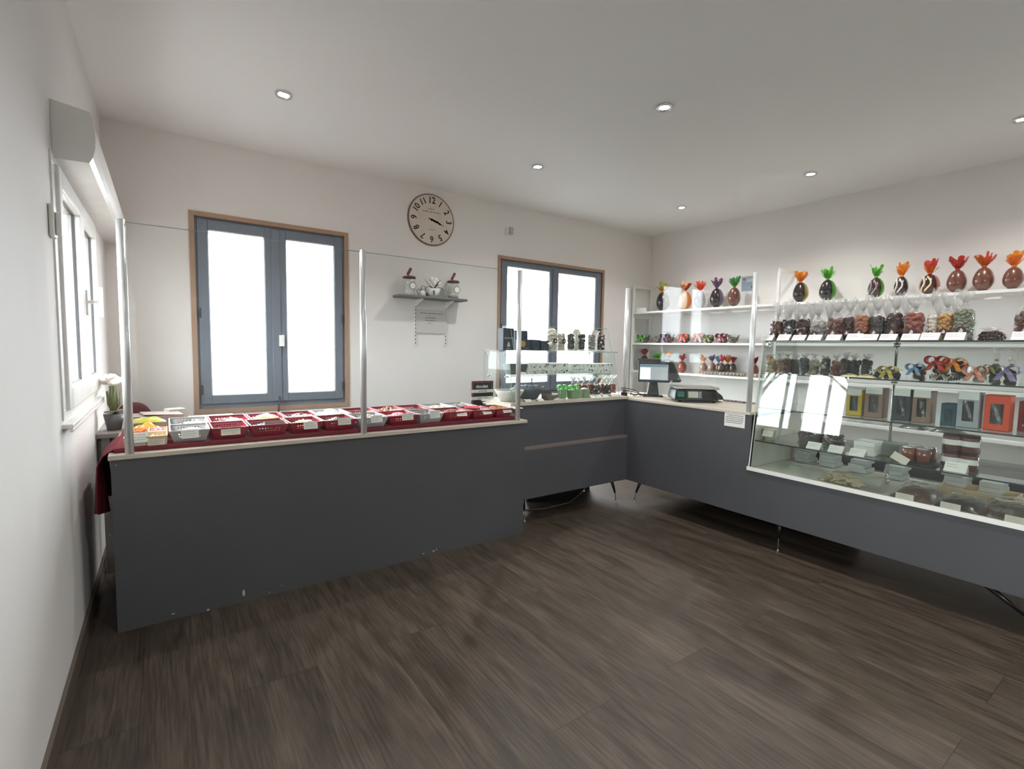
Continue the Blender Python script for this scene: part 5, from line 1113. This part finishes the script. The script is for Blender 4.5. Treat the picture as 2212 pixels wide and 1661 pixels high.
# top shelf: bags and cards
top = [(1678, 30, .105, .15, .27, M_milk, 'cube', .013, 'brown chocolate shavings', 'leftmost'), (1704, 31, .11, .15, .27, M_blackc, 'cube', .012, 'nearly black chocolates', 'second from the left'),
 (1735, 30, .11, .15, .26, M_choc, 'cube', .012, 'dark chocolate pieces', 'third from the left'), (1766, 34, .095, .15, .27, M_greyc, 'egg', .017, 'grey and silver sugared almonds', 'fourth from the left'),
 (1806, 40, .12, .17, .28, M_milk, 'ball', .016, 'large milk chocolate almonds', 'fifth from the left'), (1834, 30, .12, .17, .27, M_choc, 'ball', .014, 'dark brown almonds', 'sixth from the left'), (1861, 34, .12, .17, .28, M_nut, 'ball', .013, 'orange brown caramel nuts', 'seventh from the left'),
 (1893, 36, .12, .17, .28, M_blackc, 'ball', .016, 'black round chocolates', 'behind the eighth price card'), (1932, 42, .12, .17, .28, M_choc, 'cube', .015, 'dark chocolate squares', 'left of the chrome rod'),
 (1974, 42, .12, .17, .27, M_redc, 'ball', .015, 'reddish mixed nuts', 'above the chrome rod'), (2012, 24, .11, .18, .30, M_pale, 'ball', .012, 'pale sweets', 'right of the chrome rod'), (2042, 38, .12, .17, .27, M_gold, 'ball', .011, 'golden puffed cereal', 'second left of the empty gap'),
 (2080, 46, .13, .19, .28, mat('grey_green_sweets', rgb(126, 132, 112), .5, vary=.15), 'ball', .011, 'grey green sweets', 'rightmost of the dense row'), (2215, 50, .12, .19, .26, M_milk, 'cube', .014, 'brown pieces', 'cut by the right photo edge')]
for k, (px, wp, hf, hn, ht, m, kind, r, words, pos) in enumerate(top):
    x = -2.13+.012*(k % 3); w = DW(px, wp, x)
    bag(CP(px, 725, L1, x), w*1.1, min(.115, w*1.05), hf*1.18, hn*1.12, ht*1.06, m, kind, r, f'clear bag of {words} on the large case, {pos}', 'bags of chocolates on the top of the large case', 300+k)
for k, (px, wp) in enumerate(((1697, 24), (1722, 24), (1752, 26), (1790, 28), (1848, 26), (1880, 26), (1915, 28), (1955, 28), (2025, 30), (2062, 34))):
    x = -1.95; m = [M_choc, M_milk, M_greyc, M_pale, M_choc, M_nut, M_choc, M_redc, M_pale, M_gold][k]
    bag(CP(px, 715, L1, x), DW(px, wp, x), .08, .10, .15, .30, m, 'ball', .015, f'clear bag in the back row on the large case, {["behind the second bag", "behind the third bag", "between the third and fourth bags", "above the sugared almonds", "above the dark brown almonds", "above the caramel nuts", "above the black chocolates", "above the dark squares", "right of the rod", "above the golden cereal"][k]}', 'back row of clear bags on the large case', 400+k, stick=False)
T2 = bag(CP(2142, 735, L1, -2.12), .12, .09, .035, .05, .075, M_choc, 'ball', .010, 'low flat bag of dark sweets lying near the right photo edge on the large case', None, 500, stick=False)
cards = (1655, 1690, 1723, 1757, 1798, 1842, 1876, 1916, 1964, 2006, 2060, 2208)
cw = ['in front of the leftmost bag', 'in front of the nearly black bag', 'in front of the third bag', 'in front of the sugared almonds', 'in front of the milk chocolate almonds', 'in front of the dark brown almonds', 'in front of the caramel nuts', 'in front of the black round chocolates', 'just left of the chrome rod', 'right of the chrome rod', 'in front of the golden cereal', 'at the right photo edge']
for k, px in enumerate(cards):
    hi = (k % 4 == 1 or k > 8)
    tent(CP(px, 733, L1+.0, -2.285), .085, .050 if not hi else .057, -PI/2, 'white price card on the top glass shelf, '+cw[k], 'price cards along the top of the large case', .72, seed=k)
# second shelf
s2 = [(1664, 22, .07, .11, .14, M_wchoc, 'egg', .016, 'white and orange eggs', 'leftmost on the second shelf', 'orange'), (1682, 22, .085, .12, .15, mat('peach_sweets', rgb(206, 160, 136), .5, vary=.1), 'egg', .016, 'peach pink figures', 'second from the left', None), (1700, 20, .08, .12, .15, M_milk, 'egg', .016, 'tan milk chocolates', 'third from the left', None),
 (1718, 22, .085, .11, .14, M_blackc, 'egg', .020, 'dark pointed chocolates', 'above the broad window reflection', None), (1738, 22, .08, .11, .15, mat('dark_slate_sweet', rgb(70, 76, 84), .3, coat=.4), 'egg', .018, 'slate coloured chocolates', 'fifth from the left', None), (1758, 26, .09, .12, .15, mat('beige_nougat', rgb(176, 164, 138), .5), 'cube', .022, 'beige and brown nougat', 'sixth from the left', None),
 (1782, 24, .085, .11, .14, M_choc, 'cube', .018, 'plum dark chocolate blocks', 'seventh from the left', None), (1806, 24, .08, .11, .15, M_redc, 'cube', .015, 'reddish fruit jellies', 'eighth from the left', None), (1826, 24, .085, .11, .16, M_choc, 'ball', .014, 'dark red berries', 'ninth from the left', None),
 (1846, 26, .085, .11, .15, M_blackc, 'ball', .018, 'black truffles', 'left one of two black bags', None), (1872, 26, .085, .11, .15, M_blackc, 'ball', .018, 'black truffles', 'right one of two black bags', None)]
for k, (px, wp, hf, hn, ht, m, kind, r, words, pos, c2) in enumerate(s2):
    x = -2.17+.02*(k % 2); w = DW(px, wp, x)
    bag(CP(px, 800, L2, x), w, .075, hf, hn, ht, m, kind, r, f'clear bag of {words} inside the large case, {pos}', 'bags on the second glass shelf', 600+k, stick=False, c2=c2)
for k, (px, w) in enumerate(((1838, .10), (1872, .10))):
    p = CP(px, 812, L2, -2.27); packet(p[0], p[1], p[2], .05, w, .022, mat('pale_yellow_slab', rgb(188, 178, 132), .45, coat=.3, vary=.1), 0, f'pale yellow chocolate slab lying on the second glass shelf, {"left" if k == 0 else "right"} one', 700+k)
def ribboned(px, wp, h, m, c, label, seed, x=-2.17, s=.05, lift=0, kind='ball', fill=.6, tall=0):
    w = DW(px, wp, x); T = thing('ribboned_bag', label, 'bag of chocolates', CP(px, 810, L2+lift, x), -PI/2-.2, 'ribboned bags on the second glass shelf'); R = random.Random(seed)
    pieces(kind, MB(), w*.46, .035, h*fill, .016, R).to('contents', m, T, smooth=True); bow(None, s, film(c), 'ribbon', T, z=h*.72, y=-.045, seed=seed)
    MB().lathe_open([(w*.5, 0), (w*.54, h*.3), (w*.5, h*.7), (w*.2, h*1.0), (w*.10, h*1.08)], n=14, jit=.08, seed=seed).to('film_bag', M_cello2, T)
    if tall: tuft(MB(), h*1.05, .010, w*.42, tall, seed).to('bag_top', M_cello, T); MB().cyl((0, 0, h*1.03), (0, 0, h*1.09), .009, n=8).to('tie', M_choc, T)
ribboned(1928, 50, .07, M_blackc, 'yellow', 'low dark bag with a yellow ribbon on the second glass shelf', 1, s=.05, fill=.5)
ribboned(1896, 24, .06, mat('dark_slate_sweet', None), 'clear', 'low slate coloured bag left of the yellow ribbon', 2, s=.02)
eggcarton(CP(2045, 822, L2+.004, -2.17), 2, 5, 'pulp egg carton on the second glass shelf under the orange bows', mat('grey_pulp', rgb(140, 138, 128), .9, vary=.1), pit=.05)
ribboned(1986, 34, .10, M_milk, 'blue', 'brown bag with a light blue ribbon on the second glass shelf', 3, s=.045)
ribboned(2032, 44, .11, M_redc, 'red', 'reddish bag with an orange red ribbon on the egg carton', 4, s=.055, lift=.035)
ribboned(2070, 44, .10, M_blackc, 'orange', 'dark bag with a bright orange ribbon on the egg carton', 5, s=.05, lift=.035)
ribboned(2118, 36, .09, M_wchoc, 'salmon', 'cream bag with a salmon ribbon right of the egg carton', 6, s=.055, kind='egg')
ribboned(2150, 30, .12, mat('green_sweets', rgb(104, 120, 84), .5), 'olive', 'green bag with a tall clear top near the right photo edge', 7, s=.03, tall=.09)
ribboned(2184, 36, .10, M_blackc, 'lilac', 'dark bag with a lilac grey ribbon near the right photo edge', 8, s=.055, tall=.09)
# third shelf: gift boxes
def gb(pl, pr, ptop, pbot, m, cap, words, x=-2.21, mw=None, d=.1):
    a = at(pl, pbot, 'x', x); c = at(pr, pbot, 'x', x); t = at((pl+pr)/2, ptop, 'x', x).z; w = abs(a.y-c.y)
    giftbox((x, (a.y+c.y)/2, L3+.0008), w, d, t-L3, m, cap, words, 'gift boxes on the third glass shelf', winm=mw)
M_kr = mat('kraft_brown_card', rgb(150, 122, 102), .6); M_gd = mat('inside_card_grey', rgb(84, 82, 80), .7)
gb(1826, 1859, 842, 898, mat('yellow_card', rgb(206, 180, 60), .6), True, 'yellow gift box with a window on the third glass shelf, leftmost', mw=M_gd)
gb(1865, 1904, 838, 902, M_kr, True, 'brown gift box with a window, left one, beside the yellow box', mw=M_gd)
gb(1926, 1964, 842, 905, mat('slate_card', rgb(62, 70, 74), .6), True, 'dark slate gift box between the two brown ones', mw=M_gd)
gb(1968, 2008, 845, 912, M_kr, True, 'brown gift box with a window, right one, next to the teal box', mw=M_gd)
gb(2030, 2063, 872, 918, mat('teal_card', rgb(36, 84, 96), .6), False, 'low teal blue gift box on the third glass shelf', mw=mat('teal_card', None))
gb(2064, 2112, 848, 920, mat('grey_card', rgb(168, 174, 174), .6), True, 'light grey gift box on the third glass shelf', mw=M_gd)
gb(2122, 2178, 854, 929, mat('orange_red_card', rgb(226, 84, 50), .6), False, 'bright orange red gift box on the third glass shelf', mw=M_gd)
gb(2196, 2240, 868, 934, mat('dark_red_card', rgb(140, 44, 40), .6), False, 'dark red gift box at the right photo edge', x=-2.12, mw=mat('dark_red_card', None))
for k, (px, wdx, m) in enumerate(((1856, .12, M_cello), (1890, .12, M_cello), (1935, .10, M_cello), (1975, .12, mat('dark_film', rgb(70, 70, 66), .3, coat=.5, vary=.3)), (2050, .14, mat('dark_film', None)))):
    p = (-.26, at(px, 905, 'x', -.26).y, lev[3]+.001); packet(p[0], p[1], p[2], .16, wdx*1.6, .05, m, 0, 'crumpled film packet on the lowest wall shelf, '+['left of the rod, first', 'left of the rod, second', 'behind the slate box', 'behind the right brown box', 'behind the grey box'][k], 800+k)
# wall shelf goods seen through the top part of the case: second and third wall shelves right of the post
# fourth shelf
def boxstack(px, py, z, x, n, w, d, h, label, seed, m=M_paper):
    R = random.Random(seed); p = CP(px, py, z, x)
    for k in range(n):
        o = MB().box(-w/2, w/2, 0, d, 0, h-.001).to('flat_box', m, bevel=.002, loc=(p[0]+R.uniform(-.006, .006), p[1]+R.uniform(-.008, .008), p[2]+k*h)); o.rotation_euler.z = -PI/2+R.uniform(-.06, .06)
        pos = ['bottom', 'second', 'third', 'fourth', 'fifth'][k] if k < n-1 else 'top'
        tag(o, f'{label}, {pos} one', 'box', 'flat boxes in the large case')
T = thing('plastic_tub', 'cream plastic tub at the left end of the fourth glass shelf', 'tub', CP(1662, 940, L4, -2.22), -PI/2); MB().lathe([(.034, 0), (.044, .07), (.047, .072), (.047, .078), (0, .078)], n=24).to('tub_body', M_cream, T, smooth=True)
tent(CP(1657, 940, L4+.028, -2.285), .07, .045, -PI/2+.1, 'cream price card leaning on the cream plastic tub', None, .45, M_cream); 
R = random.Random(3); b = MB()
for k in range(110):
    px = R.uniform(1728, 1822); x = R.uniform(-2.22, -1.85); b.bc((x, at(px, 950, 'x', x).y, L4+.010+R.uniform(0, .035)), (.03, .022, .016), Rz(R.uniform(0, 6)) @ Rx(R.uniform(-.8, .8)))
stuff(tag(b.to('loose_chocolates', M_blackc, world=True), 'heap of dark chocolate pieces on the fourth glass shelf behind the price cards', 'chocolates'))
for k, (px, w_) in enumerate(((1755, 'leftmost'), (1803, 'second'), (1850, 'third, before the stack of white boxes'))):
    tent(CP(px, 968, L4, -2.325), .085, .055, -PI/2, f'white tent price card on the fourth glass shelf, {w_}', 'tent price cards on the fourth glass shelf', .72, seed=k)
boxstack(1866, 972, L4, -2.26, 3, .11, .16, .029, 'white flat box left on the fourth shelf', 5)
o = MB().box(-.09, .09, 0, .15, 0, .075).to('grey_box', mat('grey_box_card', rgb(150, 152, 146), .6), loc=CP(1905, 975, L4, -2.12)); o.rotation_euler.z = -PI/2; tag(o, 'wide grey box beside the white boxes on the fourth glass shelf', 'box')
def jar(px, py, z, x, r, h, m, lid, label, band, grp, rz=-PI/2):
    T = thing('jar', label, 'jar', CP(px, py, z, x), rz, grp)
    MB().lathe([(0, .0), (r, .001), (r, h*.84), (r*.86, h*.88), (0, h*.88)], n=26).to('contents', m, T, smooth=True)
    MB().lathe([(0, h*.881), (r*.94, h*.881), (r*.96, h), (0, h+.001)], n=26).to('lid', lid, T, smooth=True)
    if band:
        n = 16; vs = []
        for z_ in (h*.38, h*.68):
            for i in range(n+1): a = -PI/2-1.25+2.5*i/n; vs.append(((r+.0012)*math.cos(a), (r+.0012)*math.sin(a), z_))
        MB().add(vs, [(i, i+1, n+2+i, n+1+i) for i in range(n)]).to('label', M_paper, T, smooth=True)
M_hon = mat('amber_jam', rgb(126, 66, 44), .12, coat=1, vary=.2, vscale=30); M_spr = mat('hazelnut_spread', rgb(112, 66, 58), .2, coat=.8, vary=.06)
for k, (px, py, x, w_) in enumerate(((1962, 992, -2.25, 'front left'), (1992, 998, -2.25, 'front right'), (1980, 985, -2.15, 'back left'), (2008, 990, -2.15, 'back right'))):
    jar(px, py, L4+.012, x, .032, .085, M_hon, M_chrome, f'small amber glass jar, {w_} of four on the fourth shelf', False, 'amber glass jars')
o = MB().box(-.075, .075, 0, .16, 0, .0115).to('dark_tray', M_black, loc=CP(1980, 998, L4, -2.30), bevel=.003); o.rotation_euler.z = -PI/2; tag(o, 'black tray below the four amber jars', 'tray')
for k, (px, x, lv) in enumerate(((2053, -2.20, 0), (2092, -2.20, 0), (2053, -2.20, 1), (2092, -2.20, 1))):
    jar(px, 1005, L4+lv*.0995, x, .043, .098, M_spr, M_black, f'tall jar of chocolate spread with a white label, {"upper" if lv else "lower"} {"left" if k % 2 == 0 else "right"}', True, 'stacked jars of chocolate spread')
tent(CP(2062, 1012, L4, -2.31), .095, .06, -PI/2, 'white tent price card in front of the stacked spread jars', 'tent price cards on the fourth glass shelf', .6)
T = flat_card(*CP(1943, 1000, L4+.012, -2.325), .085, .045, .5, -PI/2, 'blank cream card tilted in front of the chrome rod', None, M_cream, lines=0) if False else None
T = thing('price_card', 'blank cream card tilted to the right in front of the chrome rod', 'price card', CP(1944, 992, L4+.03, -2.325), -PI/2); MB().bc((0, 0, .0), (.085, .001, .045), Ry(.45) @ Rx(-.3)).to('card', M_cream, T); MB().cyl((0, .002, -.03), (0, .008, 0), .003, n=6).to('stand', M_chrome, T)
# case floor
M_cl = glassmat('soft_clear_bag', (.9, .9, .88, 1), .06, .15, wrinkle=.8, haze=.25, hazecol=(.62, .6, .54, 1), wscale=25)
p = CP(1826, 1035, L0, -2.27); T = thing('bag_of_chocolates', 'open clear bag of round white chocolate buttons lying on the case floor', 'bag of chocolates', p, -PI/2-.15)
b = MB(); R = random.Random(12)
for k in range(150):
    t = R.random(); a = R.uniform(-1, 1); x = -.12+.22*t; yy = a*.06*(1-.3*t); zz = (1-a*a)*(.060 if t < .75 else .04)*R.uniform(.5, 1)*min(1, (1-t)*3+.3)*min(1, t*5+.25)
    b.ball((x, yy, .008+zz), .013, 10, 5, .45, Rz(R.uniform(0, 6)) @ Rx(R.uniform(-1, 1)))
b.to('contents', M_wchoc, T, smooth=True)
def bgf(u, v):
    a = 2*PI*v; x = -.135+.36*u; h = .072*(min(1, u*4+.2))*(1 if u < .55 else 1+.25*(u-.55)/.45); w = .075*(1 if u < .6 else 1-.3*(u-.6)/.4)
    return (x, w*math.cos(a)*(1+.05*math.sin(9*u+3*a)), max(.001, h*.5+h*.55*math.sin(a)*(1+.08*math.sin(14*u+5*v))))
MB().grid(bgf, 16, 18).to('film_bag', M_cl, T, smooth=True)
def flatbag(px, py, x, w, d, h, m, label, seed, strips=2, rz=-PI/2):
    p = CP(px, py, L0, x); T = thing('bag_of_chocolates', label, 'bag of chocolates', p, rz, 'flat bags on the case floor'); R = random.Random(seed)
    def f(u, v): a = 2*u-1; c = 2*v-1; k = max(0, 1-abs(a)**4)*max(0, 1-abs(c)**4); return (a*w/2, c*d/2, h*k*(.8+.15*math.sin(7*a+seed)*math.cos(5*c))+.002)
    MB().grid(f, 14, 12).to('contents', m, T, smooth=True)
    def g(u, v): a = 2*u-1; c = 2*v-1; k = max(0, 1-abs(a)**5)*max(0, 1-abs(c)**5); return (a*w*.54, c*d*.54+.01, (h*1.12)*k+.004+.006*math.sin(11*a+seed)*math.cos(9*c))
    MB().grid(g, 16, 14).to('film', M_cello2, T, smooth=True)
    for q in range(strips):
        y0 = -.02+.10*q
        def s(u, v): a = 2*u-1; return (a*w*.3+.01, y0+(v-.5)*.022+.01*a*a, h*1.25+.006*math.sin(3*a+q)+.004)
        MB().grid(s, 8, 1).to('paper_strip', mat('silver_paper', rgb(190, 190, 186), .5), T, solid=.001)
flatbag(1985, 1056, -2.19, .20, .28, .055, mat('brown_shavings', rgb(96, 70, 54), .4, coat=.4, vary=.35, vscale=40), 'flat bag of brown chocolate shavings on the case floor, right of the rod', 1)
flatbag(2085, 1088, -2.23, .22, .20, .05, M_blackc, 'glossy flat bag of dark chocolate on the case floor', 2, 0)
flatbag(2180, 1104, -2.19, .22, .28, .06, M_choc, 'flat bag of dark chocolate near the right photo edge on the case floor', 3)
T = thing('wooden_tray', 'pale wooden tray under the stacked boxes on the case floor', 'tray', CP(2105, 1060, L0, -2.0), -PI/2)
MB().box(-.17, .17, .0, .008, 0, .05).box(-.17, .17, .192, .2, 0, .05).box(-.17, -.162, .008, .192, 0, .05).box(.162, .17, .008, .192, 0, .05).box(-.162, .162, .008, .192, 0, .006).to('tray_body', M_wood, T, bevel=.001)
for k, (px, py, w_) in enumerate(((1953, 1078, 'in front of the brown shavings'), (2052, 1100, 'in front of the glossy dark bag'), (2195, 1128, 'near the right photo edge'))):
    flat_card(*CP(px, py, L0, -2.355), .085, .035, .12, -PI/2, f'white price card on the case floor {w_}', 'price cards on the case floor', M_cream)
for k, (px, n, w_) in enumerate(((1733, 5, 'leftmost stack'), (1785, 4, 'second stack'), (1852, 3, 'third stack'), (1932, 3, 'stack behind the rod'), (2062, 4, 'stack by the wooden tray'), (2142, 3, 'rightmost stack'))):
    boxstack(px, 990, L0+.001, -1.86, n, .10, .14, .030, f'pale flat box under the fourth shelf, {w_}', 40+k, mat('pale_grey_box', rgb(206, 208, 208), .5))
EXPO = 1.57
# ------------------------------------------------------------------ view
sc = bpy.context.scene
sc.view_settings.view_transform = 'Standard'; sc.view_settings.look = 'None'; sc.view_settings.gamma = 1; sc.view_settings.use_curve_mapping = False
sc.view_settings.exposure = EXPO
sc.cycles.max_bounces = 10; sc.cycles.diffuse_bounces = 6; sc.cycles.glossy_bounces = 4; sc.cycles.transmission_bounces = 4; sc.cycles.transparent_max_bounces = 24
sc.cycles.use_denoising = True; sc.cycles.caustics_reflective = False; sc.cycles.caustics_refractive = False; sc.cycles.sample_clamp_indirect = 6
sc.cycles.use_adaptive_sampling = True; sc.cycles.adaptive_threshold = .03
